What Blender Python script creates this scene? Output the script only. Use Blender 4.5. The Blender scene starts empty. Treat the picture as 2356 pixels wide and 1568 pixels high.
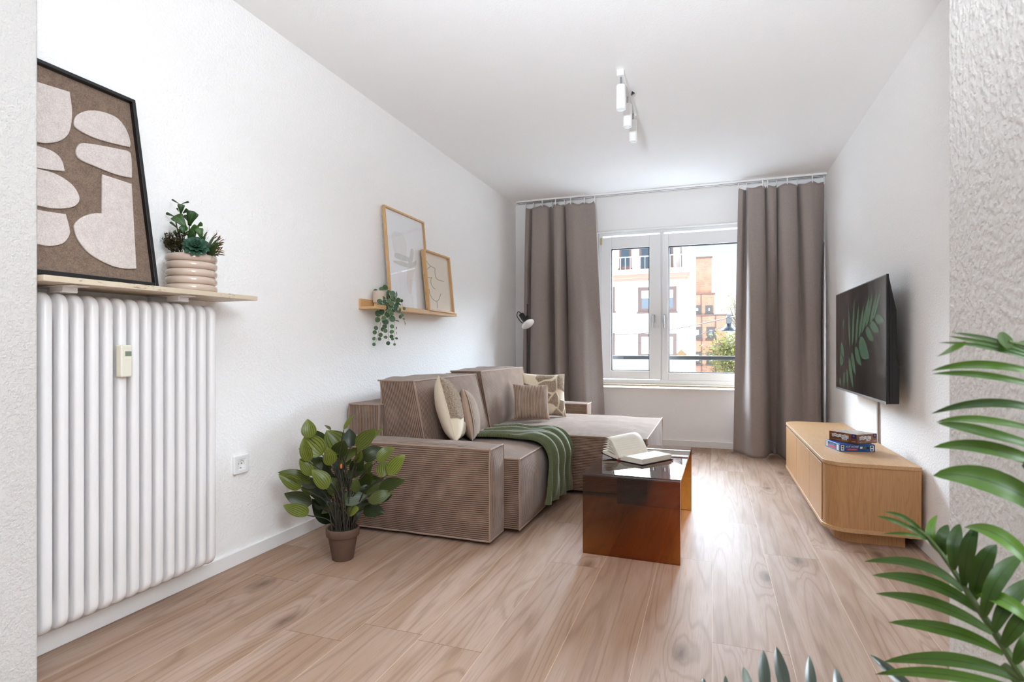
import bpy, bmesh, math, random
from mathutils import Vector, Matrix, noise
random.seed(7)
C = bpy.context.scene.collection
PI = math.pi
V = Vector

# ---------------------------------------------------------------- measured place
# Room, metres. X to the right, Y into the room, Z up. The camera stands at the origin, 0.97 m up.
XL, XR, YB, ZC = -2.006, 0.966, 5.75, 2.518
F, UX, VY, CH = 1285.0, 1178.0, 800.0, 0.97       # focal length in px, principal point, camera height
YAW = math.atan(458 / F)
cs, sn = math.cos(YAW), math.sin(YAW)

def ray(u, v):
    l = (u - UX) / F
    return V((l * cs - sn, l * sn + cs, (VY - v) / F))
def at(u, v, d):
    return V((0, 0, CH)) + ray(u, v) * d
def onX(u, v, x):
    r = ray(u, v); return V((0, 0, CH)) + r * (x / r.x)
def onY(u, v, y):
    r = ray(u, v); return V((0, 0, CH)) + r * (y / r.y)
def onZ(u, v, z):
    r = ray(u, v); return V((0, 0, CH)) + r * ((z - CH) / r.z)

# ---------------------------------------------------------------- node helpers
def srgb(r, g, b):
    def f(c):
        c /= 255.0
        return c / 12.92 if c <= 0.04045 else ((c + 0.055) / 1.055) ** 2.4
    return (f(r), f(g), f(b), 1.0)

class NT:
    def __init__(self, name, world=None):
        if world:
            self.id = world
        else:
            self.id = bpy.data.materials.new(name)
        self.id.use_nodes = True
        self.nt = self.id.node_tree
        self.nt.nodes.clear()
    def n(self, typ, **kw):
        nd = self.nt.nodes.new(typ)
        ins = kw.pop('i', {})
        for k, v in kw.items():
            setattr(nd, k, v)
        for k, v in ins.items():
            self.s(nd, k, v)
        return nd
    def s(self, nd, k, v):
        sock = nd.inputs[k]
        if isinstance(v, bpy.types.NodeSocket):
            self.nt.links.new(v, sock)
        elif isinstance(v, bpy.types.Node):
            self.nt.links.new(v.outputs[0], sock)
        else:
            sock.default_value = v
    def m(self, op, a, b=None, c=None, clamp=False):
        nd = self.n('ShaderNodeMath', operation=op, use_clamp=clamp)
        for k, v in enumerate((a, b, c)):
            if v is not None:
                self.s(nd, k, v)
        return nd.outputs[0]
    def mix(self, fac, a, b, blend='MIX'):
        nd = self.n('ShaderNodeMix', data_type='RGBA', blend_type=blend)
        self.s(nd, 0, fac); self.s(nd, 6, a); self.s(nd, 7, b)
        return nd.outputs[2]
    def ramp(self, fac, stops, interp='LINEAR'):
        nd = self.n('ShaderNodeValToRGB')
        cr = nd.color_ramp; cr.interpolation = interp
        while len(cr.elements) > 1:
            cr.elements.remove(cr.elements[-1])
        cr.elements[0].position, cr.elements[0].color = stops[0]
        for p, c in stops[1:]:
            e = cr.elements.new(p); e.color = c
        self.s(nd, 0, fac)
        return nd.outputs[0]
    def smooth(self, x, a, b):
        nd = self.n('ShaderNodeMapRange', interpolation_type='SMOOTHSTEP')
        self.s(nd, 0, x); self.s(nd, 1, a); self.s(nd, 2, b); self.s(nd, 3, 0.0); self.s(nd, 4, 1.0)
        return nd.outputs[0]
    def obj(self):
        return self.n('ShaderNodeTexCoord').outputs['Object']
    def uv(self):
        return self.n('ShaderNodeTexCoord').outputs['UV']
    def xyz(self, vec):
        nd = self.n('ShaderNodeSeparateXYZ'); self.s(nd, 0, vec); return nd.outputs
    def comb(self, x, y, z):
        nd = self.n('ShaderNodeCombineXYZ'); self.s(nd, 0, x); self.s(nd, 1, y); self.s(nd, 2, z); return nd.outputs[0]
    def vmul(self, vec, s):
        nd = self.n('ShaderNodeVectorMath', operation='MULTIPLY'); self.s(nd, 0, vec); self.s(nd, 1, s); return nd.outputs[0]
    def noise(self, vec, scale, detail=2.0, rough=0.5, dist=0.0, out=0):
        nd = self.n('ShaderNodeTexNoise'); self.s(nd, 'Vector', vec); self.s(nd, 'Scale', scale)
        self.s(nd, 'Detail', detail); self.s(nd, 'Roughness', rough); self.s(nd, 'Distortion', dist)
        return nd.outputs[out]
    def attr(self, name, out='Fac'):
        nd = self.n('ShaderNodeAttribute', attribute_name=name); return nd.outputs[out]
    def bump(self, h, strength=0.3, dist=0.01):
        nd = self.n('ShaderNodeBump'); self.s(nd, 'Height', h); self.s(nd, 'Strength', strength); self.s(nd, 'Distance', dist)
        return nd.outputs[0]
    def bsdf(self, color=(.8, .8, .8, 1), rough=0.5, metal=0.0, normal=None, **kw):
        p = self.n('ShaderNodeBsdfPrincipled')
        self.s(p, 'Base Color', color); self.s(p, 'Roughness', rough); self.s(p, 'Metallic', metal)
        if normal is not None:
            self.s(p, 'Normal', normal)
        for k, v in kw.items():
            self.s(p, k.replace('_', ' '), v)
        self.out(p.outputs[0])
        return p
    def out(self, sh):
        o = self.n('ShaderNodeOutputMaterial'); self.nt.links.new(sh, o.inputs[0]); return self.id

M = {}
def plain(name, col, rough=0.5, metal=0.0, grain=None, **kw):
    t = NT(name)
    nrm = None
    if grain:
        nrm = t.bump(t.noise(t.obj(), grain[0], 3.0), grain[1], grain[2])
    t.bsdf(srgb(*col), rough, metal, nrm, **kw)
    M[name] = t.id
    return t.id

def make_materials():
    # painted woodchip plaster
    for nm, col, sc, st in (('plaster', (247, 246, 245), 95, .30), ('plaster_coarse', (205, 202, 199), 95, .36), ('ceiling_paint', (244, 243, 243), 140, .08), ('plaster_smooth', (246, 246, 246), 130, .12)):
        t = NT(nm); o = t.obj()
        a = t.noise(o, sc, 3.0, .55); b = t.noise(o, sc * .33, 2.0)
        h = t.m('ADD', t.smooth(a, .38, .68), t.m('MULTIPLY', b, .4))
        t.bsdf(srgb(*col), .85, 0, t.bump(h, st, .006)); M[nm] = t.id
    plain('white_paint', (238, 238, 237), .35)
    plain('white_gloss', (240, 240, 240), .22)
    plain('upvc', (240, 241, 242), .28)
    plain('radiator_paint', (232, 230, 230), .30)
    plain('meter_plastic', (226, 222, 206), .45)
    plain('black_metal', (18, 18, 19), .42)
    plain('black_satin', (14, 14, 15), .30)
    plain('black_rubber', (26, 26, 28), .6)
    plain('dark_gap', (22, 18, 16), .8)
    plain('steel', (180, 180, 182), .3, 1.0)
    plain('brass', (196, 170, 110), .35, .8)
    plain('lens_white', (235, 238, 242), .12)
    plain('lcd', (120, 132, 118), .25)
    plain('opal', (246, 244, 240), .35)
    plain('soil', (42, 33, 26), .95, grain=(90, .8, .01))
    plain('cream_cloth', (226, 212, 190), .9, grain=(700, .3, .002))
    plain('book_cover', (28, 18, 20), .5)
    plain('ribbon_red', (150, 22, 30), .6)
    plain('text_grey', (222, 219, 210), .9)
    plain('print_white', (236, 238, 236), .5)
    plain('print_red', (205, 46, 50), .5)
    plain('print_navy', (24, 36, 88), .5)
    plain('print_star', (238, 120, 70), .5)
    plain('print_black', (28, 26, 26), .5)
    plain('print_green', (70, 96, 70), .5)
    plain('stem_green', (66, 84, 38), .6)
    plain('stem_dark', (44, 38, 24), .6)
    plain('stem_pink', (150, 120, 104), .6)
    plain('orange_bud', (196, 104, 44), .6)
    plain('zinc', (205, 210, 214), .45)
    plain('cable_white', (222, 218, 214), .5)
    plain('cable_grey', (150, 142, 136), .5)
    plain('lamp_navy', (22, 27, 34), .35)
    plain('brown_frame', (84, 62, 55), .5)
    plain('grey_frame', (58, 53, 51), .5)
    plain('window_blind', (246, 245, 242), .6)
    plain('wire', (66, 54, 52), .6)
    plain('gold_ochre', (112, 86, 54), .7)
    # floor: oak laminate planks along Y
    t = NT('oak_laminate'); x, y, z = t.xyz(t.obj())
    PW, PL = .231, 1.38
    xs = t.m('DIVIDE', t.m('SUBTRACT', x, .005), PW)
    i = t.m('FLOOR', xs); fx = t.m('FRACT', xs)
    wn = t.n('ShaderNodeTexWhiteNoise', noise_dimensions='1D'); t.s(wn, 'W', t.m('MULTIPLY', i, 1.37))
    ys = t.m('ADD', t.m('DIVIDE', y, PL), wn.outputs[0])
    j = t.m('FLOOR', ys); fy = t.m('FRACT', ys)
    wid = t.n('ShaderNodeTexWhiteNoise', noise_dimensions='2D'); t.s(wid, 'Vector', t.comb(i, j, 0.0))
    idv = wid.outputs[0]; off = t.m('MULTIPLY', idv, 37.0)
    gx = t.m('ADD', x, off); gy = t.m('ADD', y, t.m('MULTIPLY', off, 1.7))
    # knots bend the rings around them
    vo = t.n('ShaderNodeTexVoronoi', feature='F1', voronoi_dimensions='2D'); t.s(vo, 'Vector', t.comb(t.m('MULTIPLY', gx, 2.9), t.m('MULTIPLY', gy, 1.15), 0.0)); t.s(vo, 'Scale', 1.0)
    kr = t.xyz(vo.outputs['Color'])[0]
    kd = t.m('ADD', vo.outputs['Distance'], t.m('MULTIPLY', t.m('GREATER_THAN', kr, .5), .9))
    kn = t.m('POWER', 2.718, t.m('MULTIPLY', t.m('MULTIPLY', kd, kd), -26.0))
    n1 = t.noise(t.comb(t.m('MULTIPLY', gx, 7.0), t.m('MULTIPLY', gy, .42), off), 1.0, 2.5, .45, .25)
    rings = t.m('FRACT', t.m('ADD', t.m('MULTIPLY', n1, 11.0), t.m('MULTIPLY', kn, 2.6)))
    rings = t.m('ABSOLUTE', t.m('SUBTRACT', t.m('MULTIPLY', rings, 2.0), 1.0))
    fib = t.noise(t.comb(t.m('MULTIPLY', gx, 260.0), t.m('MULTIPLY', gy, 7.0), 0.0), 1.0, 2.0)
    big = t.noise(t.comb(t.m('MULTIPLY', gx, 9.0), t.m('MULTIPLY', gy, 1.2), 3.0), 1.0, 3.0)
    base = t.mix(idv, srgb(168, 143, 127), srgb(182, 158, 142))
    base = t.mix(t.smooth(big, .35, .7), base, srgb(160, 131, 110))
    base = t.mix(t.m('MULTIPLY', t.smooth(rings, .0, .55), .34), srgb(134, 106, 86), base)
    mx = t.n('ShaderNodeMix', data_type='RGBA'); t.s(mx, 0, t.m('MULTIPLY', t.m('SUBTRACT', 1.0, t.smooth(rings, .0, .5)), t.m('MULTIPLY', big, .75))); t.s(mx, 6, t.mix(t.smooth(big, .35, .7), t.mix(idv, srgb(168, 143, 127), srgb(184, 160, 144)), srgb(161, 132, 111))); t.s(mx, 7, srgb(126, 98, 78))
    base = mx.outputs[2]
    base = t.mix(t.m('MULTIPLY', t.smooth(fib, .45, .75), .30), base, srgb(128, 100, 80))
    kcore = t.m('POWER', t.smooth(kd, .15, .0), 1.5)
    kfac = t.m('MULTIPLY', kcore, t.m('ADD', .45, t.m('MULTIPLY', t.noise(t.comb(t.m('MULTIPLY', gx, 70.0), t.m('MULTIPLY', gy, 25.0), 0.0), 1.0, 2.0), .6)), clamp=True)
    base = t.mix(kfac, base, srgb(92, 70, 55))
    ex = t.m('MULTIPLY', t.m('MINIMUM', fx, t.m('SUBTRACT', 1.0, fx)), PW)
    ey = t.m('MULTIPLY', t.m('MINIMUM', fy, t.m('SUBTRACT', 1.0, fy)), PL)
    base = t.mix(t.smooth(ex, .0013, .0007), base, srgb(198, 173, 147))
    base = t.mix(t.smooth(ey, .0014, .0007), base, srgb(120, 92, 70))
    h = t.m('SUBTRACT', t.m('MULTIPLY', fib, .3), t.smooth(t.m('MINIMUM', ex, ey), .002, .0005))
    t.bsdf(base, t.m('ADD', .46, t.m('MULTIPLY', fib, .14)), 0, t.bump(h, .12, .002), Specular_IOR_Level=.14); M['oak_laminate'] = t.id
    # furniture oak veneer; grain direction per axis
    def oak(name, c0, c1, c2, sc, rough=.45):
        t = NT(name); x, y, z = t.xyz(t.obj())
        v = t.comb(t.m('MULTIPLY', x, sc[0]), t.m('MULTIPLY', y, sc[1]), t.m('MULTIPLY', z, sc[2]))
        n1 = t.noise(v, 1.0, 3.0, .55, .5)
        r = t.m('FRACT', t.m('MULTIPLY', n1, 9.0)); r = t.m('ABSOLUTE', t.m('SUBTRACT', t.m('MULTIPLY', r, 2.0), 1.0))
        fib = t.noise(t.vmul(v, (6., 6., 6.)), 1.0, 3.0, .6)
        col = t.mix(n1, srgb(*c0), srgb(*c1))
        col = t.mix(t.m('MULTIPLY', t.smooth(r, .5, .0), .35), col, srgb(*c2))
        col = t.mix(t.m('MULTIPLY', t.smooth(fib, .45, .8), .45), col, srgb(*c2))
        t.bsdf(col, rough, 0, t.bump(fib, .08, .002)); M[name] = t.id
    oak('oak_vertical', (196, 152, 106), (184, 138, 92), (158, 112, 70), (26., 26., 1.6))
    oak('oak_along', (204, 164, 120), (194, 152, 108), (172, 128, 86), (30., 2., 30.))
    oak('oak_light', (218, 180, 132), (208, 168, 118), (188, 146, 98), (50., 6., 50.))
    oak('oak_light_up', (218, 180, 132), (208, 168, 118), (188, 146, 98), (50., 50., 6.))
    # corduroy, ribs counted along UV.x (metres)
    def cord(name, rib, groove, pitch, deep=1.0):
        t = NT(name); u, v, w = t.xyz(t.uv())
        wob = t.m('MULTIPLY', t.m('SUBTRACT', t.noise(t.uv(), 9.0, 2.0), .5), pitch * .5)
        s = t.m('SINE', t.m('MULTIPLY', t.m('ADD', u, wob), 2 * PI / pitch))
        h = t.m('POWER', t.m('ADD', t.m('MULTIPLY', s, .5), .5), .7)
        nap = t.noise(t.obj(), 11.0, 4.0, .6)
        fz = t.noise(t.obj(), 480.0, 2.0)
        c = t.mix(t.smooth(h, .05, .65), srgb(*groove), srgb(*rib))
        c = t.mix(t.m('MULTIPLY', t.smooth(nap, .42, .72), .35), c, srgb(min(255, rib[0] + 22), min(255, rib[1] + 21), min(255, rib[2] + 20)))
        hh = t.m('ADD', h, t.m('MULTIPLY', fz, .25))
        t.bsdf(c, .92, 0, t.bump(hh, .55 * deep, pitch * .33), Sheen_Weight=.35, Sheen_Roughness=.45, Specular_IOR_Level=.15); M[name] = t.id
    cord('corduroy', (147, 122, 106), (52, 36, 27), .0102)
    plain('corduroy_piping', (162, 137, 120), .9, grain=(300, .4, .003), Sheen_Weight=.3)
    cord('corduroy_fine', (182, 159, 142), (96, 76, 63), .0115, 1.2)
    # curtain fabric
    t = NT('curtain_cloth'); o = t.obj()
    x, y, z = t.xyz(o)
    w1 = t.noise(t.comb(t.m('MULTIPLY', x, 900.), t.m('MULTIPLY', y, 900.), t.m('MULTIPLY', z, 120.)), 1.0, 2.0)
    w2 = t.noise(t.comb(t.m('MULTIPLY', x, 120.), t.m('MULTIPLY', y, 120.), t.m('MULTIPLY', z, 900.)), 1.0, 2.0)
    g = t.m('MULTIPLY', t.m('ADD', w1, w2), .5)
    c = t.mix(t.smooth(g, .35, .65), srgb(140, 129, 124), srgb(166, 154, 149))
    t.bsdf(c, .85, 0, t.bump(g, .2, .002), Sheen_Weight=.2, Specular_IOR_Level=.2); M['curtain_cloth'] = t.id
    # green knitted throw
    t = NT('green_knit'); u, v, w = t.xyz(t.uv())
    s = t.m('SINE', t.m('MULTIPLY', v, 2 * PI / .007)); fz = t.noise(t.obj(), 350.0, 2.0)
    h = t.m('ADD', t.m('MULTIPLY', s, .35), fz)
    nap = t.noise(t.obj(), 14.0, 3.0)
    c = t.mix(t.smooth(h, .1, .9), srgb(70, 78, 52), srgb(104, 110, 78)); c = t.mix(t.m('MULTIPLY', nap, .3), c, srgb(122, 126, 94))
    t.bsdf(c, .95, 0, t.bump(h, .4, .003), Sheen_Weight=.25, Specular_IOR_Level=.1); M['green_knit'] = t.id
    # teddy patches on cream linen
    t = NT('teddy_patch'); p = t.attr('tone'); o = t.obj()
    fl = t.noise(o, 150.0, 4.0, .7); fl2 = t.noise(o, 420.0, 2.0)
    tc = t.mix(t.smooth(fl, .34, .64), srgb(158, 134, 108), srgb(220, 198, 172))
    c = t.mix(p, srgb(232, 218, 194), tc)
    h = t.m('MULTIPLY', t.m('ADD', t.smooth(fl, .3, .7), t.m('MULTIPLY', fl2, .4)), t.m('ADD', p, .06))
    t.bsdf(c, .95, 0, t.bump(h, .9, .006), Sheen_Weight=.3, Specular_IOR_Level=.1); M['teddy_patch'] = t.id
    # felt
    for nm, a, b in (('felt_brown', (104, 87, 76), (138, 119, 105)), ('felt_pale', (186, 174, 168), (214, 204, 199))):
        t = NT(nm); o = t.obj(); n0 = t.noise(o, 260.0, 4.0, .7); n2 = t.noise(o, 45.0, 3.0)
        c = t.mix(t.smooth(t.m('ADD', t.m('MULTIPLY', n0, .75), t.m('MULTIPLY', n2, .25)), .34, .66), srgb(*a), srgb(*b))
        t.bsdf(c, .95, 0, t.bump(n0, .3, .002), Specular_IOR_Level=.1); M[nm] = t.id
    # travertine
    t = NT('travertine'); o = t.obj(); x, y, z = t.xyz(o)
    n0 = t.noise(t.comb(t.m('MULTIPLY', x, 60.), t.m('MULTIPLY', y, 30.), t.m('MULTIPLY', z, 160.)), 1.0, 5.0, .65)
    n2 = t.noise(o, 9.0, 3.0)
    c = t.mix(n2, srgb(198, 182, 158), srgb(222, 208, 186))
    c = t.mix(t.m('MULTIPLY', t.smooth(n0, .56, .68), t.smooth(n2, .35, .6)), c, srgb(104, 86, 68))
    t.bsdf(c, .4, 0, t.bump(n0, .1, .002)); M['travertine'] = t.id
    # clear panes and amber acrylic: real tint, mirror by Fresnel
    def sheet(name, tint, ior=1.45, rough=.0):
        t = NT(name)
        tr = t.n('ShaderNodeBsdfTransparent', i={0: tint}); gl = t.n('ShaderNodeBsdfGlossy', i={0: (1, 1, 1, 1), 'Roughness': rough})
        fr = t.n('ShaderNodeFresnel', i={'IOR': ior}); ge = t.n('ShaderNodeNewGeometry')
        fo = t.m('MULTIPLY', fr.outputs[0], t.m('SUBTRACT', 1.0, ge.outputs['Backfacing']))
        mx = t.n('ShaderNodeMixShader', i={0: fo, 1: tr.outputs[0], 2: gl.outputs[0]})
        t.out(mx.outputs[0]); M[name] = t.id
    sheet('clear_glass', (.985, .99, .99, 1), 1.3)
    sheet('picture_glass', (.99, .99, .99, 1), 1.45)
    sheet('amber_acrylic', (.56, .34, .15, 1), 1.5)
    # TV
    plain('screen_black', (9, 9, 11), .12)
    t = NT('screen_leaf'); e = t.n('ShaderNodeEmission', i={0: (.040, .090, .050, 1), 1: 0.075}); b = t.n('ShaderNodeBsdfPrincipled', i={'Base Color': (.004, .006, .005, 1), 'Roughness': .12})
    ad = t.n('ShaderNodeAddShader', i={0: e.outputs[0], 1: b.outputs[0]}); M['screen_leaf'] = t.out(ad.outputs[0])
    # ceramics
    plain('glazed_blush', (200, 180, 165), .12, Coat_Weight=.5)
    plain('stoneware', (204, 190, 174), .55, grain=(60, .2, .004))
    plain('terracotta_brown', (96, 72, 58), .8, grain=(120, .25, .003))
    # paper
    t = NT('page_edges'); x, y, z = t.xyz(t.obj()); n0 = t.noise(t.comb(t.m('MULTIPLY', x, 20.), t.m('MULTIPLY', y, 20.), t.m('MULTIPLY', z, 900.)), 1.0, 2.0)
    t.bsdf(t.mix(n0, srgb(216, 208, 190), srgb(248, 244, 232)), .9); M['page_edges'] = t.id
    t = NT('game_brown'); n0 = t.noise(t.obj(), 14.0, 3.0, .6, .6); t.bsdf(t.mix(t.smooth(n0, .35, .7), srgb(96, 50, 26), srgb(142, 88, 48)), .35); M['game_brown'] = t.id
    t = NT('game_top'); n0 = t.noise(t.obj(), 22.0, 3.0, .6, .8); t.bsdf(t.ramp(n0, [(.3, srgb(120, 80, 52)), (.48, srgb(206, 196, 182)), (.6, srgb(150, 148, 150)), (.7, srgb(214, 170, 120))]), .3); M['game_top'] = t.id
    t = NT('game_blue'); n0 = t.noise(t.obj(), 7.0, 2.0); t.bsdf(t.mix(n0, srgb(14, 62, 122), srgb(34, 96, 170)), .3); M['game_blue'] = t.id
    # watercolour
    t = NT('mount_white'); t.bsdf(srgb(238, 238, 240), .8); M['mount_white'] = t.id
    for nm, a, b in (('wash_grey', (196, 196, 190), (222, 222, 218)), ('wash_blush', (226, 214, 208), (236, 230, 227)), ('wash_pale', (228, 224, 222), (236, 235, 235))):
        t = NT(nm); n0 = t.noise(t.obj(), 26.0, 4.0, .6); t.bsdf(t.mix(n0, srgb(*a), srgb(*b)), .8); M[nm] = t.id
    plain('relief_line', (150, 128, 106), .9)
    plain('relief_cream', (222, 212, 198), .9, grain=(300, .3, .002))
    # foliage: veins follow UV, tone per leaf
    def leafmat(name, dark, light, vein, rough, veins=True, rim=None, trans=.25, gloss=0.5):
        t = NT(name); u, v, w = t.xyz(t.uv()); tone = t.attr('tone')
        n0 = t.noise(t.obj(), 60.0, 2.0)
        c = t.mix(tone, srgb(*dark), srgb(*light))
        c = t.mix(t.m('MULTIPLY', n0, .25), c, srgb(*dark))
        s = t.m('ABSOLUTE', t.m('SUBTRACT', t.m('MULTIPLY', u, 2.0), 1.0))
        if veins:
            p = t.m('FRACT', t.m('MULTIPLY', s, 3.5)); p = t.m('ABSOLUTE', t.m('SUBTRACT', p, .5))
            vv = t.m('MULTIPLY', t.smooth(p, .30, .46), t.smooth(v, 1.0, .7))
            c = t.mix(t.m('MULTIPLY', vv, .85), c, srgb(*vein))
        else:
            c = t.mix(t.m('MULTIPLY', t.smooth(s, .10, .02), .6), c, srgb(*vein))
        if rim:
            c = t.mix(t.smooth(s, .80, .95), c, srgb(*rim))
        d = t.n('ShaderNodeBsdfPrincipled'); t.s(d, 'Base Color', c); t.s(d, 'Roughness', rough); t.s(d, 'Specular IOR Level', gloss)
        tl = t.n('ShaderNodeBsdfTranslucent'); t.s(tl, 0, c)
        mx = t.n('ShaderNodeMixShader', i={0: trans, 1: d.outputs[0], 2: tl.outputs[0]}); M[name] = t.out(mx.outputs[0])
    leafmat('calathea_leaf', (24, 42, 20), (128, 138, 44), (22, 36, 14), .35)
    leafmat('palm_leaf', (22, 50, 8), (88, 128, 26), (14, 34, 8), .38, False)
    leafmat('palm_leaf_dark', (40, 52, 44), (64, 80, 62), (30, 40, 32), .25, False, None, .1, .9)
    leafmat('jade_leaf', (26, 56, 26), (74, 112, 48), (90, 130, 60), .4, False)
    leafmat('rosette_leaf', (24, 62, 44), (60, 104, 78), (40, 80, 60), .5, False)
    leafmat('sedum_leaf', (40, 36, 18), (104, 92, 44), (60, 50, 26), .5, False)
    leafmat('spike_leaf', (54, 74, 30), (150, 100, 80), (70, 84, 40), .5, False)
    leafmat('trailing_leaf', (48, 78, 58), (96, 126, 84), (80, 112, 84), .5, False, (178, 192, 156), .15)
    leafmat('tree_leaf', (66, 68, 34), (120, 118, 58), (60, 60, 34), .6, False, None, .35)
    # outside
    t = NT('render_cream'); n0 = t.noise(t.obj(), .8, 3.0); t.bsdf(t.mix(n0, srgb(232, 222, 212), srgb(240, 230, 220)), .9); M['render_cream'] = t.id
    plain('render_white', (236, 238, 240), .85)
    plain('render_shade', (130, 118, 112), .85)
    plain('stone_cornice', (160, 132, 116), .85)
    t = NT('brick_wall')
    br = t.n('ShaderNodeTexBrick', i={'Color1': srgb(138, 98, 80), 'Color2': srgb(122, 84, 68), 'Mortar': srgb(144, 118, 104), 'Scale': 1.0, 'Mortar Size': .012, 'Brick Width': .25, 'Row Height': .083})
    x, y, z = t.xyz(t.obj()); t.s(br, 'Vector', t.comb(t.m('ADD', x, y), z, 0.0))
    n0 = t.noise(t.obj(), 1.6, 4.0)
    t.bsdf(t.mix(t.smooth(n0, .45, .7), br.outputs[0], srgb(146, 110, 92)), .9); M['brick_wall'] = t.id
    t = NT('paving'); n0 = t.noise(t.obj(), .3, 3.0); t.bsdf(t.mix(n0, srgb(150, 150, 150), srgb(165, 165, 163)), .9); M['paving'] = t.id
    plain('dark_glass', (40, 52, 62), .08)
    plain('sky_glass', (62, 72, 82), .08)
    plain('bark', (96, 74, 58), .9)
make_materials()

# ---------------------------------------------------------------- mesh builder
class MB:
    def __init__(self):
        self.v, self.f, self.u, self.t = [], [], [], []
    def add(self, pts, faces, uvs=None, tone=0.0):
        b = len(self.v)
        self.v += [V(p) for p in pts]
        self.f += [[b + i for i in fc] for fc in faces]
        self.u += list(uvs) if uvs else [(0, 0)] * len(pts)
        if isinstance(tone, (list, tuple)):
            self.t += list(tone)
        else:
            self.t += [tone] * len(pts)
        return self
    def grid(self, fn, nu, nv, closeu=False, uvfn=None, tone=0.0, flip=False):
        pts, uvs, fc = [], [], []
        for j in range(nv + 1):
            for i in range(nu + (0 if closeu else 1)):
                a, b = i / nu, j / nv
                pts.append(fn(a, b)); uvs.append(uvfn(a, b) if uvfn else (a, b))
        w = nu if closeu else nu + 1
        for j in range(nv):
            for i in range(nu):
                i2 = (i + 1) % w if closeu else i + 1
                q = [j * w + i, j * w + i2, (j + 1) * w + i2, (j + 1) * w + i]
                fc.append(q[::-1] if flip else q)
        return self.add(pts, fc, uvs, tone)
    def box(self, x0, x1, y0, y1, z0, z1, mtx=None):
        p = [V((x, y, z)) for z in (z0, z1) for y in (y0, y1) for x in (x0, x1)]
        if mtx:
            p = [mtx @ q for q in p]
        return self.add(p, [(0, 2, 3, 1), (4, 5, 7, 6), (0, 1, 5, 4), (2, 6, 7, 3), (0, 4, 6, 2), (1, 3, 7, 5)])
    def tube(self, pts, rad, seg=8, cap=True, closed=False, tone=0.0):
        pts = [V(p) for p in pts]; n = len(pts)
        if not isinstance(rad, (list, tuple)):
            rad = [rad] * n
        rings = []; prev = None
        for k in range(n):
            if closed:
                d = (pts[(k + 1) % n] - pts[k - 1])
            else:
                d = pts[min(k + 1, n - 1)] - pts[max(k - 1, 0)]
            if d.length < 1e-9:
                d = V((0, 0, 1))
            d.normalize()
            if prev is None:
                a = d.orthogonal().normalized()
            else:
                a = prev - d * prev.dot(d)
                a = a.normalized() if a.length > 1e-6 else d.orthogonal().normalized()
            prev = a; b = d.cross(a)
            rings.append([pts[k] + (a * math.cos(2 * PI * s / seg) + b * math.sin(2 * PI * s / seg)) * rad[k] for s in range(seg)])
        P = [p for r in rings for p in r]; fc = []
        for k in range(n if closed else n - 1):
            k2 = (k + 1) % n
            for s in range(seg):
                s2 = (s + 1) % seg
                fc.append((k * seg + s, k * seg + s2, k2 * seg + s2, k2 * seg + s))
        if cap and not closed:
            fc.append(tuple(range(seg))[::-1]); fc.append(tuple((n - 1) * seg + s for s in range(seg)))
        return self.add(P, fc, None, tone)
    def lathe(self, prof, c, seg=40, mtx=None):
        c = V(c); P = []; fc = []
        for r, z in prof:
            for s in range(seg):
                q = V((r * math.cos(2 * PI * s / seg), r * math.sin(2 * PI * s / seg), z))
                P.append((mtx @ q if mtx else q) + c)
        for k in range(len(prof) - 1):
            for s in range(seg):
                s2 = (s + 1) % seg
                fc.append((k * seg + s, k * seg + s2, (k + 1) * seg + s2, (k + 1) * seg + s))
        if prof[0][0] > 1e-5:
            fc.append(tuple(range(seg))[::-1])
        if prof[-1][0] > 1e-5:
            fc.append(tuple((len(prof) - 1) * seg + s for s in range(seg)))
        return self.add(P, fc)
    def prism(self, poly, fn, t0, t1):
        # poly of 2-D points, fn(a, b, t) -> 3-D
        n = len(poly)
        P = [fn(a, b, t0) for a, b in poly] + [fn(a, b, t1) for a, b in poly]
        fc = [tuple(range(n))[::-1], tuple(range(n, 2 * n))] + [(k, (k + 1) % n, n + (k + 1) % n, n + k) for k in range(n)]
        return self.add(P, fc)
    def leaf(self, base, tip, width, nrm, curl=.12, fold=.2, n=9, m=4, shape='ovate', tone=.5, mid=None):
        base, tip = V(base), V(tip); L = (tip - base).length; nrm = V(nrm).normalized()
        mid = V(mid) if mid is not None else (base + tip) / 2 + nrm * curl * L
        mid = mid * 2 - (base + tip) / 2      # control point so that the curve passes through mid
        pts, uvs, fc = [], [], []
        for i in range(n + 1):
            t = i / n
            p = base * (1 - t) ** 2 + mid * 2 * t * (1 - t) + tip * t * t
            d = ((mid - base) * (1 - t) + (tip - mid) * t).normalized()
            sd = d.cross(nrm)
            if sd.length < 1e-5:
                sd = d.orthogonal()
            sd.normalize(); up = sd.cross(d).normalized()
            if shape == 'ovate':
                w = max(0., math.sin(PI * min(1, t) ** .72)) ** .85
            elif shape == 'round':
                w = math.sqrt(max(0., 1 - (2 * t - 1) ** 2))
            elif shape == 'spoon':
                w = (.18 + .82 * t ** 1.1) * math.sqrt(max(0., 1 - max(0., (t - .72) / .28) ** 2))
            else:
                w = min(1., (t + .02) ** .45 * 1.25) * (1 - t ** 3.2) ** .8
            w = max(w, .004) * width
            for k in range(m + 1):
                s = 2 * k / m - 1
                pts.append(p + sd * s * w + up * (abs(s) ** 1.3) * w * fold)
                uvs.append((s * .5 + .5, t))
        for i in range(n):
            for k in range(m):
                a = i * (m + 1) + k
                fc.append((a, a + 1, a + m + 2, a + m + 1))
        return self.add(pts, fc, uvs, tone)
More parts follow.
